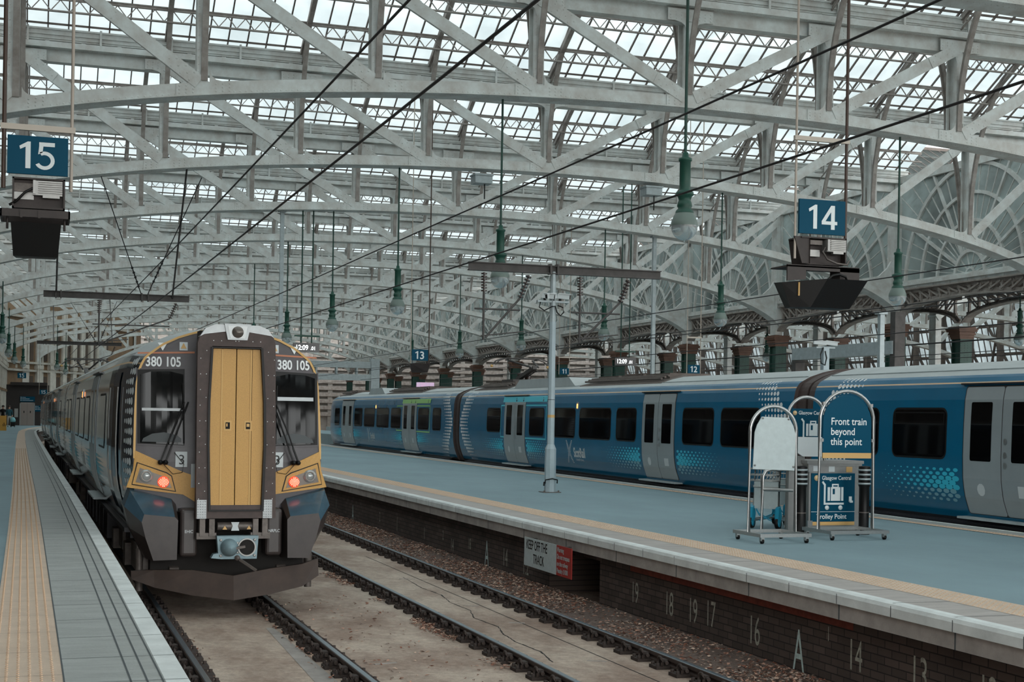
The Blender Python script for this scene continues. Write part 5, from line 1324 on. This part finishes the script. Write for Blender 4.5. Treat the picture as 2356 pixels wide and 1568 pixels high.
# ================================================================== overhead line
def wire(fx, fz, y0, y1, r, lab, n=40):
    mb = MB().tube([(fx(y0 + (y1 - y0) * i / n), y0 + (y1 - y0) * i / n, fz(y0 + (y1 - y0) * i / n)) for i in range(n + 1)], r, 5); o = mb.build('overhead_wire', WIRE); tag(o, lab, 'wire', 'overhead wires')
wire(lambda y: cL(y) - .03, const(3.70), 2, 130, .011, 'lower dark contact wire running above the left train')
wire(lambda y: cL(y) - .03, lambda y: 4.40, 2, 130, .011, 'upper dark messenger wire running above the left train')
wire(lambda y: cR(y) - .0, const(3.74), 2, 150, .011, 'lower dark blue wire running above the empty middle track')
wire(lambda y: cR(y) - .0, lambda y: 4.48, 2, 150, .011, 'upper dark wire running above the empty middle track')
for x, z in ((15.5, 3.75), (15.5, 4.4), (19.5, 3.75), (19.5, 4.4), (27.2, 3.8), (30.6, 3.9), (33.0, 4.7)): wire(const(x), const(z), 10, 120, .012 if x < 33 else .03, '%s wire %s' % ('lower' if z < 4 else 'upper', {15.5: 'above the roof of the blue train', 19.5: 'over the track hidden behind the blue train', 27.2: 'over the third track beyond the blue train', 30.6: 'over the fourth track beyond the blue train', 33.0: 'or thick black cable strung along the arcade columns'}[x]), 6)
def ibeam(mb, p, q, h=.16, w=.14):
    p, q = Vector(p), Vector(q); u = Vector((0, 0, h / 2))
    mb.bar(p + u, q + u, w, .02); mb.bar(p - u, q - u, w, .02); mb.bar(p, q, .02, h)
def disc_insulator(mb, p, q, n=7, r=.065):
    p, q = Vector(p), Vector(q); d = (q - p); mb.tube([p, q], .02, 6)
    for i in range(n):
        c = p + d * (i + .5) / n; t = d.normalized(); mb.tube([c - t * .012, c + t * .012], r, 10)
def cantilever(parent, x0, x1, y, zt, dirs=1):
    # drop tube and sloping tube under a beam, with insulators and a steady arm
    mb = MB(); mb.tube([(x0, y, zt - .5), (x0, y, zt - 1.5)], .025, 6); mb.tube([(x1, y, zt - .6), (x0 + .05, y, zt - 1.45)], .025, 6); mb.tube([(x0 - .2, y, zt - .85), (x1, y, zt - .85)], .022, 6); mb.tube([(x0 - .05, y, zt - 1.42), (x0 + .9, y, zt - 1.30)], .016, 6)
    mb.build('cantilever_tube', OHL, parent)
    mb = MB(); disc_insulator(mb, (x0, y, zt - .08), (x0, y, zt - .5)); disc_insulator(mb, (x1 + .2 * (1 if x1 > x0 else -1), y, zt - .1), (x1, y, zt - .6)); mb.build('insulator', BROWNI, parent)
t = thing('overhead_line_mast', 'tall pale steel mast on the middle platform, carrying a cross beam and cameras', 'mast', (10.45, 28.63, 0))
mb = MB()
def oct_(r): return [(r * cos(pi / 8 + pi / 4 * i), r * sin(pi / 8 + pi / 4 * i)) for i in range(8)]
def octprism(mb, r0, z0, r1, z1, m=0):
    a, b = oct_(r0), oct_(r1); mb.add([(x, y, z0) for x, y in a] + [(x, y, z1) for x, y in b], [tuple(range(8)), tuple(range(8, 16))] + [(i, (i + 1) % 8, 8 + (i + 1) % 8, 8 + i) for i in range(8)], m)
octprism(mb, .125, 0, .12, .93); octprism(mb, .12, .93, .078, 1.03); octprism(mb, .078, 1.03, .07, 3.65); mb.build('mast_shaft', mat('mast_pale_paint', 'a9b7bc', .5, noise=(3, .15)), t)
mb = MB(); octprism(mb, .072, 3.65, .06, 4.72); mb.build('mast_top', GALV, t)
mb = MB(); octprism(mb, .0775, 1.60, .0775, 1.66); mb.build('yellow_band', LABELY, t)
mb = MB(); octprism(mb, .0775, 1.98, .0775, 1.99); mb.build('strap', BLACK, t)
mb = MB(); mb.tube([(-.13, -.05, .2), (-.14, -.1, .27), (0, -.14, .3), (.13, -.1, .27), (.14, -.06, .2)], .014, 6); mb.tube([(-.14, -.02, .22), (-.16, -.06, .15)], .018, 6); mb.build('chain', BLACK, t)
mb = MB(); mb.box(-.2, -.16, 0, .2, .16, .015)
for x in (-.16, .16): mb.lathe((x, -.1, .015), [(.02, 0), (.02, .03), (0, .035)], 6)
mb.build('base_plate', GREASE, t)
mb = MB(); ibeam(mb, (-1.9, 0, 4.76), (2.5, 0, 4.76)); mb.box(-.1, -.09, 4.66, -.06, .09, 4.88); mb.box(.06, -.09, 4.66, .1, .09, 4.88); mb.build('cross_beam', OHL, t)
cantilever(t, -1.55, -.75, 0, 4.72); cantilever(t, .62, 1.55, 0, 4.72)
MB().box(-.36, -.05, 4.06, .36, .05, 4.10).build('camera_bracket', GALV, t)
def cctv(mb, c, d, L=.26):
    c, d = Vector(c), Vector(d).normalized(); mb.bar(c, c + d * L, .10, .10); mb.bar(c + d * (L * .1) + Vector((0, 0, .06)), c + d * (L * 1.12) + Vector((0, 0, .06)), .13, .02)
for k, (x, d) in enumerate(((-.25, (1, -.5, -.12)), (.05, (-1, -.35, -.1)), (.1, (1, -.5, -.1)))):
    mb = MB(); cctv(mb, (x, -.02, 4.2), d); cc = mb.build('cctv_camera', CCTV, t)
    p = Vector((x, -.02, 4.2)) + Vector(d).normalized() * .26; mb = MB(); mb.bar(p, p + Vector(d).normalized() * .012, .08, .075); mb.build('camera_window', BLACK, cc); MB().lathe((x + .05 * d[0], -.04, 4.10), [(.03, 0), (.03, .06)], 8).build('camera_mount', BLACK, cc)
mb = MB(); mb.tube([(-.3, -.05, 4.06), (-.33, -.06, 3.95), (-.22, -.08, 3.88), (-.05, -.09, 3.97), (.02, -.09, 3.98), (.06, -.1, 3.85), (.14, -.1, 3.78), (.22, -.09, 3.86), (.2, -.08, 3.96), (.08, -.08, 4.0)], .014, 6); mb.build('camera_cable', BLACK, t)
def hungbeam(x0, x1, y, z, lab, rods):
    t = thing('overhead_line_beam', lab, 'beam', ((x0 + x1) / 2, y, z), group='hanging overhead line beams'); h = (x1 - x0) / 2
    mb = MB(); ibeam(mb, (-h, 0, 0), (h, 0, 0), .18, .16)
    for x in (-h + .35, -h + .5, h - 1.5, h - 1.3): mb.box(x, -.1, -.13, x + .04, .1, .13)
    mb.build('cross_beam', OHL, t)
    cx = (x0 + x1) / 2; yc = min(YT, key=lambda q: abs(q - y)) - y
    for x in rods: MB().tube([(x, 0, 0), (x, yc, chord_z(cx + x) - z)], .028, 6).build('drop_rod', OHL, t)
    mb = MB(); p, q = Vector((h - 1.5, 0, .1)), Vector((h - 3.0, yc, chord_z(cx) - z)); mb.tube([p, q], .015, 5); disc_insulator(mb, p + (q - p) * .05, p + (q - p) * .25, 5, .04); p2, q2 = Vector((h - 1.3, 0, .1)), Vector((h - .1, yc, chord_z(cx) - z)); mb.tube([p2, q2], .015, 5); disc_insulator(mb, p2 + (q2 - p2) * .1, p2 + (q2 - p2) * .3, 5, .04); mb.build('stay_wire', WIRE, t)
    cantilever(t, -.55, h - .6, 0, -.05)
    return t
hungbeam(.14, 4.6, 46.8, 5.21, 'dark steel beam hung from the roof above the front train, nearer of two', (-1.85, 1.7))
hungbeam(-.06, 4.83, 89.5, 5.56, 'dark steel beam hung from the roof above the front train, further of two', (-1.5, 1.9))
def droppost(x, y, z0, lab, r=.07, sq=True, zt=None):
    t = thing('drop_post', lab, 'post', (x, y, z0), group='posts and rods hanging from the roof')
    zz = (zt or chord_z(x)) - z0; mb = MB(); mb.box(-r, -r, 0, r, r, zz); mb.box(-r * 2, -.12, zz - .06, r * 2, .12, zz + .02); mb.build('shaft', GALV, t)
droppost(8.55, 52.9, 4.6, 'pale grey post hanging from the roof behind the front train'); droppost(23.65, 52.9, 2.6, 'pale grey post hanging from the roof right of the tall mast')
droppost(24.0, 37.0, 0, 'pale grey post standing behind the blue train under the wedge display', .075, zt=4.9)
for k, (x, y) in enumerate(((13.11, 42.6), (18.9, 42.6))):
    t = thing('junction_box', ('left' if k == 0 else 'right') + ' grey cable box clamped under the second roof truss', 'box', (x, y, 9.0), group='cable boxes under the roof truss')
    mb = MB(); mb.box(-.28, -.25, -.14, .28, .25, .1); mb.box(-.31, -.28, .1, .31, .28, .15); mb.build('case', GALV, t); MB().tube([(.1, 0, -.14), (.1, 0, -.6)], .02, 6).build('cable', BLACK, t)
# signal gantry at the end of the platform
t = thing('signal_gantry', 'pale grey box girder gantry just right of the front train', 'gantry', (17.2, 89, 0))
mb = MB(); mb.box(-3.5, -.2, 4.5, 2.95, .2, 4.9); mb.box(-3.5, -.2, 3.7, 2.95, .2, 4.1); mb.build('girder', GALV, t); MB().box(2.95, -.3, 0, 3.5, .3, 5.1).build('upright', GALV, t)
mb = MB()
for i in range(5): mb.box(-3.2 + 1.3 * i, -.24, 4.1, -3.1 + 1.3 * i, .24, 4.5)
mb.build('web_strut', GALV, t)
t = thing('cable_bridge', 'blue grey beam running beside the arcade behind the twin cameras', 'beam', (28.0, 42.7, 0))
mb = MB(); mb.box(-.25, -.6, 3.95, .25, 6.2, 4.4); mb.build('beam', GALV, t); MB().box(-.2, -.7, 0, .2, -.4, 5.4).build('upright', OHL, t); MB().box(-.2, 6.0, 0, .2, 6.3, 4.4).build('upright', OHL, t)
t = thing('camera_post', 'short pale post with twin white cameras behind the blue train roof', 'camera post', (21.2, 35.5, 0))
MB().box(-.09, -.09, 0, .09, .09, 3.7).build('shaft', mat('mast_pale_paint', 'a9b7bc'), t)
MB().box(-.3, -.05, 3.68, .3, .05, 3.72).build('camera_bracket', GALV, t)
for x, d in ((-.38, (1, -.3, -.08)), (-.02, (1, -.3, -.12))):
    mb = MB(); cctv(mb, (x, -.02, 3.84), d, .36); mb.build('cctv_camera', CCTV, t)
MB().tube([(-.1, -.08, 3.7), (-.2, -.1, 3.5), (-.18, -.1, 3.25), (-.05, -.1, 3.2), (.0, -.1, 3.4), (-.05, -.1, 3.6)], .018, 6).build('camera_cable', BLACK, t)
t = thing('poster_board', 'small pink and blue poster board between two far green columns', 'poster', (24.6, 92.0, 0)); MB().box(-.6, -.05, 2.9, .6, .05, 3.75).build('poster', ADP, t); MB().box(-.05, .05, 0, .05, .12, 3.6).build('stand', OHL, t)

# ================================================================== things on the middle platform
def hoop_pts(x0, x1, y, z0, zt, n=18):
    r = (x1 - x0) / 2; c = (x0 + x1) / 2; return [(x0, y, z0)] + [(c - r * cos(pi * i / n), y, zt - r + r * sin(pi * i / n)) for i in range(n + 1)] + [(x1, y, z0)]
def hoopstand(lab, x0, x1, y0, y1, zt, r=.024):
    w, d = x1 - x0, y1 - y0
    t = thing('sign_stand', lab, 'sign stand', (x0, y0, 0), group='hooped steel sign stands on castors')
    mb = MB(); zb0, zb1 = .085, .13
    for a in ((0, 0, w, .04), (0, d - .04, w, d), (0, .04, .04, d - .04), (w - .04, .04, w, d - .04)): mb.box(a[0], a[1], zb0, a[2], a[3], zb1)
    mb.build('base_frame', STEEL, t)
    MB().tube(hoop_pts(.03, w - .03, d / 2, .12, zt), r, 10).build('hoop', STEEL, t)
    for x, y in ((.05, .05), (w - .05, .05), (.05, d - .05), (w - .05, d - .05)):
        mb = MB(); mb.lathe((x, y, .035), [(.0, -.016), (.035, -.016), (.035, .016), (0, .016)], 12, axis='x'); mb.build('castor', BLACK, t)
        MB().box(x - .024, y - .025, .035, x + .024, y + .03, .088).build('castor_fork', STEEL, t)
    return t, w, d
t, w, d = hoopstand('hooped stand with a blank pale board, left of the trolley point', 9.01, 9.77, 16.62, 17.40, 1.81)
y_ = .39
mb = MB(); mb.prism([(.065, .97), (.69, .95), (.70, 1.2), (.70, 1.44), (.665, 1.55), (.60, 1.66), (.19, 1.67), (.12, 1.56), (.085, 1.46)], (0, y_ - .03, 0), (1, 0, 0), (0, 0, 1), (0, .012, 0)); bd = mb.build('sign_board', SIGNW, t)
mb = MB()
for x, z in ((.09, 1.02), (.67, 1.0), (.2, 1.65), (.59, 1.64)): mb.lathe((x, y_ - .035, z), [(.014, .01), (.014, -.01), (0, -.014)], 8, axis='y')
mb.build('clamp', STEELP, bd)
t, w, d = hoopstand('hooped stand reading Front train beyond this point, on castors', 10.26, 11.18, 16.95, 17.72, 2.045)
y_ = .385; r = w / 2 - .075; c = w / 2
pts = [(.075, 1.185)] + [(c - r * cos(pi * i / 16), 2.045 - .055 - r + r * sin(pi * i / 16)) for i in range(17)] + [(w - .075, 1.185)]
mb = MB(); mb.prism(pts, (0, y_ - .012, 0), (1, 0, 0), (0, 0, 1), (0, .02, 0)); bd = mb.build('sign_board', SIGNB, t)
mb = MB()
for k, s in enumerate(('Front train', 'beyond', 'this point')): text(mb, s, (.195, y_ - .016, 1.575 - .14 * k), (1, 0, 0), (0, 0, 1), .142, .0015, .92)
mb.build('lettering', WHITE, bd)
MB().box(.075, y_ - .016, 1.11, w - .075, y_ + .008, 1.185).build('yellow_strip', LABELY, bd)
for x, z in ((.085, 1.87), (w - .085, 1.85), (.055, 1.36), (w - .055, 1.36)): MB().box(x - .022, y_ - .03, z - .022, x + .022, y_ + .02, z + .022).build('clamp', STEELP, bd)
# trolley point cabinet with its hooped header
def trolley_icon(mb, o, s, n=(1, 0, 0), m=0):
    ox, oy, oz = o; B = lambda x0, z0, x1, z1, mm=m, d=0: mb.box(ox + s * x0, oy - d, oz + s * z0, ox + s * x1, oy + .004, oz + s * z1, mm)
    mb.bar((ox + s * .10, oy, oz + s * .98), (ox + s * .2, oy, oz + s * .86), .006, s * .075, m); B(.165, .21, .235, .9); B(.165, .14, 1.0, .21)
    B(.32, .28, .98, .78); B(.50, .78, .78, .90); B(.55, .80, .73, .85, 1, .002); B(.42, .28, .45, .78, 1, .002); B(.85, .28, .88, .78, 1, .002); B(.53, .52, .62, .72, 1, .002)
    for x in (.30, .86): mb.lathe((ox + s * x, oy, oz + s * .03), [(0, -.004), (s * .085, -.004), (s * .085, .004), (0, .004)], 14, axis='y', m=m)
t = thing('trolley_point', 'grey steel cabinet with blue trolley point door and a hooped header board', 'trolley point', (10.7, 18.3, 0))
mb = MB(); mb.box(0, 0, .05, .86, .62, 1.0); mb.box(.02, .05, 0, .84, .58, .05); mb.build('cabinet', STEELP, t)
mb = MB(); mb.box(-.06, -.04, 1.0, .89, .66, 1.045); mb.box(-.03, -.02, .97, .87, .64, 1.0); mb.build('top_plate', STEELP, t)
dr = MB().box(.03, -.018, .155, .755, .0, .86).build('door', SIGNB, t)
mb = MB(); text(mb, 'Glasgow Central', (.20, -.022, .765), (1, 0, 0), (0, 0, 1), .082, .001, .88); text(mb, 'Trolley Point', (.115, -.022, .195), (1, 0, 0), (0, 0, 1), .10, .0015, .95); mb.box(.03, -.022, .295, .755, -.018, .301); trolley_icon(mb, (.17, -.022, .345), .40)
mb.build('lettering', [WHITE, SIGNB], dr)
MB().box(.03, -.020, .10, .755, -.0, .15).build('yellow_strip', LABELY, dr)
MB().lathe((.115, -.02, .79), [(.042, 0), (.042, -.006), (0, -.008)], 18, axis='y').build('round_sticker', mat('sticker_buff', 'd8b98c'), dr)
mb = MB(); mb.box(.655, -.03, .44, .70, -.018, .52); mb.box(.66, -.045, .43, .71, -.03, .46); mb.build('lock', WHITE, dr)
for z in (.12, .93): MB().box(-.03, -.03, z - .05, .05, 0, z + .05).build('hinge', STEEL, t)
for x, z, m, nm in ((.09, .93, PAPER, 'notice'), (.37, .92, PAPER, 'notice'), (.665, .915, LABELY, 'warning_notice')): MB().box(x - .05, -.006, z - .04, x + .05, 0, z + .04).build(nm, m, t)
MB().tube(hoop_pts(-.30, .32, .12, .05, 1.97), .024, 10).build('hoop', STEEL, t)
mb = MB(); mb.prism([(-.28, 1.39), (.30, 1.39), (.30, 1.72), (.25, 1.80), (-.23, 1.80), (-.28, 1.72)], (0, .11, 0), (1, 0, 0), (0, 0, 1), (0, .02, 0)); hb = mb.build('header_board', SIGNB, t)
mb = MB(); text(mb, 'Glasgow Central', (-.13, .106, 1.715), (1, 0, 0), (0, 0, 1), .075, .001, .88); trolley_icon(mb, (-.115, .106, 1.30), .36); mb.build('lettering', [WHITE, SIGNB], hb)
MB().lathe((-.19, .108, 1.735), [(.034, 0), (.034, -.006), (0, -.008)], 16, axis='y').build('round_sticker', mat('sticker_buff', 'd8b98c'), hb)
mb = MB(); mb.prism([(-.20, 1.19), (-.05, 1.1), (.30, 1.1), (.30, 1.385), (-.28, 1.385), (-.28, 1.19)], (0, .10, 0), (1, 0, 0), (0, 0, 1), (0, .03, 0)); mb.build('white_panel', mat('clean_white', 'eef1f1', .5), t)
mb = MB(); mb.box(-.37, -.06, 0, -.23, .0, .9); mb.build('side_panel', STEELP, t)
mb = MB(); mb.box(-.28, .13, .9, .0, .6, 1.10); mb.build('side_shelf', STEELP, t)
MB().tube([(-.79, -.05, 0), (-.79, -.05, .72), (-.78, -.05, .82), (-.74, -.05, .89), (-.66, -.05, .915), (-.3, -.05, .915)], .026, 8).build('guard_rail', STEEL, t)
MB().tube([(-.79, -.05, .63), (-.3, -.05, .61)], .026, 8).build('guard_rail', STEEL, t)
def bollard(x, y, lab):
    t = thing('bollard', lab, 'bollard', (x, y, 0), group='black bollards by the trolley point')
    MB().lathe((0, 0, 0), [(.085, 0), (.085, .02), (.072, .03), (.075, .68), (.085, .70), (.085, .97), (.08, .98), (0, .985)], 18).build('post', BLACK, t)
    for k in range(4):
        MB().lathe((0, 0, .715 + .065 * k), [(.074, 0), (.092, .006), (.092, .028), (.074, .034)], 18).build('reflective_band', GALV, t)
    MB().lathe((0, 0, 0), [(.079, .31), (.079, .325)], 18).build('joint_ring', GREASE, t)
bollard(10.31, 17.85, 'black banded bollard standing left of the trolley point cabinet'); bollard(11.34, 17.85, 'black banded bollard standing right of the trolley point cabinet')
def trolley():
    t = thing('luggage_trolley', '', 'luggage trolley', (0, 0, 0), group='nested luggage trolleys')
    mb = MB()
    for x in (-.2, .2): mb.tube([(x, -.28, .12), (x * .6, .55, .14)], .018, 6); mb.tube([(x, -.28, .12), (x, -.25, .3), (x, -.2, .9), (x, -.26, .98)], .016, 6)
    mb.tube([(-.2, -.26, .98), (.2, -.26, .98)], .018, 6); mb.tube([(-.12, .55, .14), (.12, .55, .14)], .018, 6); mb.tube([(-.2, -.26, .62), (.2, -.26, .62)], .012, 6)
    mb.build('frame', STEEL, t)
    mb = MB()
    for i in range(9): mb.tube([(-.2 + .05 * i, -.24, .72), (-.2 + .05 * i, -.2, .9)], .005, 5)
    for z, y in ((.72, -.24), (.8, -.22), (.89, -.2)): mb.tube([(-.22, y, z), (.22, y, z)], .007, 5); mb.tube([(-.22, y, z), (-.2, y - .22, z), (.2, y - .22, z), (.22, y, z)], .007, 5)
    mb.build('wire_basket', STEEL, t)
    MB().box(-.19, -.26, .30, .19, -.245, .70).build('front_panel', SIGNW, t)
    mb = MB(); mb.tube([(-.15, -.26, .28), (-.1, -.26, .2), (.1, -.26, .12)], .008, 5); mb.tube([(.15, -.26, .28), (.1, -.26, .2), (-.1, -.26, .12)], .008, 5); mb.build('brake_cable', TEAL, t)
    for x, y in ((-.21, -.28), (.21, -.28), (0, .55)):
        w = MB().lathe((x, y, .095), [(.05, -.02), (.092, -.022), (.092, .022), (.05, .02)], 14, axis='x').build('wheel', BLACK, t)
        MB().lathe((x, y, .095), [(.0, -.026), (.06, -.026), (.06, .026), (0, .026)], 12, axis='x').build('wheel_hub', TEAL, w)
        MB().prism([(-.07, .08), (.05, .1), (.08, .2), (.02, .32), (-.04, .3)], (x - .028, y, .02), (0, 1, 0), (0, 0, 1), (.056, 0, 0)).build('wheel_guard', TEAL, t)
    return t
tr = trolley(); tr.location = (10.56, 19.12, 0); tr.rotation_euler = (0, 0, -.9); tr['label'] = 'front luggage trolley with teal wheels behind the blank stand'
dup(tr, (10.72, 19.42, 0), 'rear luggage trolley nested behind the front one with teal wheels'); dup(tr, (11.3, 19.75, 0), 'luggage trolley parked against the trolley point cabinet, mostly hidden')
# keep off notice below the nosing
t = thing('warning_notice', 'white and red notice reading KEEP OFF THE TRACK, under the platform edge', 'sign', (7.13, 20.62, -.22))
bd = MB().box(-.006, -1.42, -.43, .006, 0, 0).build('white_panel', SIGNW, t)
mb = MB(); text(mb, 'KEEP OFF THE', (-.009, -.10, -.165), (0, -1, 0), (0, 0, 1), .20, .002, .74); text(mb, 'TRACK', (-.009, -.42, -.365), (0, -1, 0), (0, 0, 1), .20, .002, .74); mb.build('lettering', BLACK, bd)
rd = MB().box(-.006, -2.03, -.43, .006, -1.42, 0).build('red_panel', RED, t)
mb = MB()
for k, s in enumerate(('Warning', 'Do not trespass', 'on the railway', 'Penalty £1000')): text(mb, s, (-.009, -1.45, -.09 - .1 * k), (0, -1, 0), (0, 0, 1), .095, .002, .82)
mb.build('lettering', SIGNW, rd)
for y in (-.3, -1.7): MB().box(.006, y - .03, -.3, .12, y + .03, .0).build('bracket', OHL, t)

# ================================================================== far left: lift, people, board
t = thing('lift_housing', 'dark lift housing with grey doors at the far end of the left platform', 'lift', (-.85, 139, 0))
MB().box(-1.85, 0, 0, 1.9, 3.0, 3.75).build('housing', LIFTB, t); MB().box(-1.5, -.5, 3.7, 1.75, 3.0, 3.98).build('canopy', LIFTB, t)
for s in (-1, 1):
    d = MB().box(min(-.0 + s * .006, s * .57), -.06, .02, max(s * .006, s * .57), -.01, 2.05).build('lift_door', LIFTD, t); MB().box(s * .28 - .04, -.07, 1.15, s * .28 + .04, -.06, 1.35).build('door_window', BLACK, d)
mb = MB(); mb.box(-.66, -.08, 0, -.58, .02, 2.12); mb.box(.58, -.08, 0, .66, .02, 2.12); mb.box(-.66, -.08, 2.05, .66, .02, 2.12); mb.build('door_frame', STEELP, t)
for a, b, c, d in ((-.64, 2.2, .66, 2.68), (.68, 1.3, 1.2, 1.86)):
    sg = MB().box(a, -.1, b, c, -.02, d).build('direction_sign', SIGNB, t); mb = MB()
    for k in range(3): mb.box(a + .05, -.105, d - .12 - .14 * k, a + .12, -.1, d - .05 - .14 * k); mb.box(a + .18, -.105, d - .1 - .14 * k, a + .18 + (c - a) * (.25 + .25 * (k % 3)), -.1, d - .07 - .14 * k)
    mb.build('sign_strokes', WHITE, sg)
MB().box(-1.12, -.08, .75, -.8, 0, 1.55).build('call_panel', STEELP, t)
t = thing('caution_board', 'yellow folding caution board standing on the left platform near two people', 'caution board', (-2.27, 106.3, 0))
mb = MB(); mb.prism([(-.28, 0), (.25, 0), (.24, 1.05), (-.27, 1.05)], (0, 0, 0), (1, 0, 0), (0, 0, 1), (0, .03, 0)); bd = mb.build('panel', YBOARD, t)
mb = MB(); mb.prism([(-.28, 0), (.25, 0), (.24, 1.05), (-.27, 1.05)], (0, .12, 0), (1, 0, 0), (0, 0, 1), (0, .03, 0)); mb.build('panel', YBOARD, t)
mb = MB(); mb.prism([(-.02, .38), (.2, .38), (.09, .58)], (0, -.01, 0), (1, 0, 0), (0, 0, 1), (0, .006, 0)); mb.prism([(.02, .405), (.16, .405), (.09, .535)], (0, -.014, 0), (1, 0, 0), (0, 0, 1), (0, .004, 0), 1); mb.box(.085, -.018, .42, .097, -.013, .5); mb.box(-.02, -.01, .32, .2, -.004, .335); mb.build('warning_triangle', [BLACK, YBOARD], bd)
def person(lab, x, y, rz, top, legs, hair, arm):
    t = thing('person', lab, 'person', (x, y, 0), rz)
    # one continuous body: joints and radii grown into a skin
    J = {'pel': ((0, 0, .95), .15), 'wst': ((0, 0, 1.12), .135), 'chs': ((0, .01, 1.32), .165), 'nek': ((0, 0, 1.5), .06), 'hd0': ((0, -.02, 1.58), .085), 'hd1': ((0, -.015, 1.68), .10), 'hd2': ((0, 0, 1.76), .07),
         'shl': ((-.19, 0, 1.42), .075), 'shr': ((.19, 0, 1.42), .075), 'ell': ((-.25, .02, 1.14), .05), 'elr': ((.25, .02, 1.14), .05), 'hnl': ((-.2, -.16, .98) if arm else (-.26, -.04, .88), .038), 'hnr': ((.22, -.1, .93), .038), 'fgl': ((-.17, -.24, .97) if arm else (-.25, -.07, .78), .03), 'fgr': ((.21, -.14, .84), .03),
         'hpl': ((-.1, 0, .88), .105), 'hpr': ((.1, 0, .88), .105), 'knl': ((-.11, -.03, .5), .068), 'knr': ((.12, -.02, .5), .068), 'akl': ((-.11, .02, .1), .045), 'akr': ((.13, .04, .1), .045), 'tol': ((-.12, -.14, .04), .04), 'tor': ((.15, -.12, .04), .04)}
    E_ = 'pel-wst wst-chs chs-nek nek-hd0 hd0-hd1 hd1-hd2 chs-shl chs-shr shl-ell shr-elr ell-hnl elr-hnr hnl-fgl hnr-fgr pel-hpl pel-hpr hpl-knl hpr-knr knl-akl knr-akr akl-tol akr-tor'.split()
    ks = list(J); me = D.meshes.new('body'); me.from_pydata([J[k][0] for k in ks], [tuple(ks.index(q) for q in e.split('-')) for e in E_], []); me.materials.append(SKIN)
    o = D.objects.new('body', me); COL.objects.link(o); md = o.modifiers.new('skin', 'SKIN'); sv = me.skin_vertices[0].data
    for k, v in zip(ks, sv): v.radius = (J[k][1], J[k][1] * (.72 if k in ('pel', 'wst', 'chs') else 1))
    sv[0].use_root = True; o.modifiers.new('sub', 'SUBSURF').levels = 1; o.modifiers['sub'].render_levels = 1
    dg = bpy.context.evaluated_depsgraph_get(); m2 = D.meshes.new_from_object(o.evaluated_get(dg)); D.objects.remove(o); D.meshes.remove(me)
    m2.materials.clear()
    for m in (SKIN, top, legs, hair, BLACK): m2.materials.append(m)
    for p in m2.polygons:
        c = p.center; p.use_smooth = True
        p.material_index = 4 if c.z < .09 else 2 if c.z < .96 and abs(c.x) < .22 and not (abs(c.x) > .17 and c.z > .75) else 1 if (c.z < 1.5 and not (c.z < 1.0 and abs(c.x) > .17)) else 3 if (c.z > 1.74 or (c.y > .03 and c.z > 1.56)) else 0
    o = obj('body', m2, t)
    MB().lathe((0, .012, 1.70), [(.112, -.02), (.118, .03), (.10, .085), (.055, .12), (0, .13)], 14).build('hair', hair, t)
    if arm:
        mb = MB(); mb.prism([(-.10, 0), (.10, 0), (.09, -.22), (-.09, -.22)], (0, .06, 1.72), (1, 0, 0), (0, 0, 1), (0, .06, 0)); mb.build('hair', hair, t)
    mb = MB()
    for x in (-.035, .035): mb.lathe((x, -.118, 1.67), [(0, -.008), (.011, 0), (0, .008)], 8)
    mb.box(-.03, -.116, 1.60, .03, -.104, 1.608); mb.build('eyes_and_mouth', hair, t)
    MB().prism([(-.014, 0), (.014, 0), (0, .05)], (0, -.14, 1.625), (1, 0, 0), (0, .35, 1), (0, .04, 0)).build('nose', SKIN, t)
    return t
person('person in a dark coat and pale trousers walking beside a cyan bag, right of two', -2.17, 125.3, .2, TEALC, PALE, HAIR, True)
person('person in dark clothes at the far left edge, left of two', -2.68, 126.2, -.1, BLACK, DARK, HAIR, False)
t = thing('suitcase', 'pale cyan bag on a small dark wheeled case beside the walking person', 'bag', (-1.88, 124.9, 0))
mb = MB(); mb.box(-.18, -.12, .08, .18, .12, .45); mb.build('case', BLACK, t); mb = MB(); mb.lathe((0, 0, .42), [(.0, 0), (.2, .02), (.23, .16), (.16, .34), (.05, .42), (0, .43)], 10); mb.build('bag', CYANB, t)
mb = MB()
for x in (-.13, .13): mb.lathe((x, 0, .045), [(0, -.02), (.045, -.02), (.045, .02), (0, .02)], 10, axis='x')
mb.build('wheel', DARK, t)
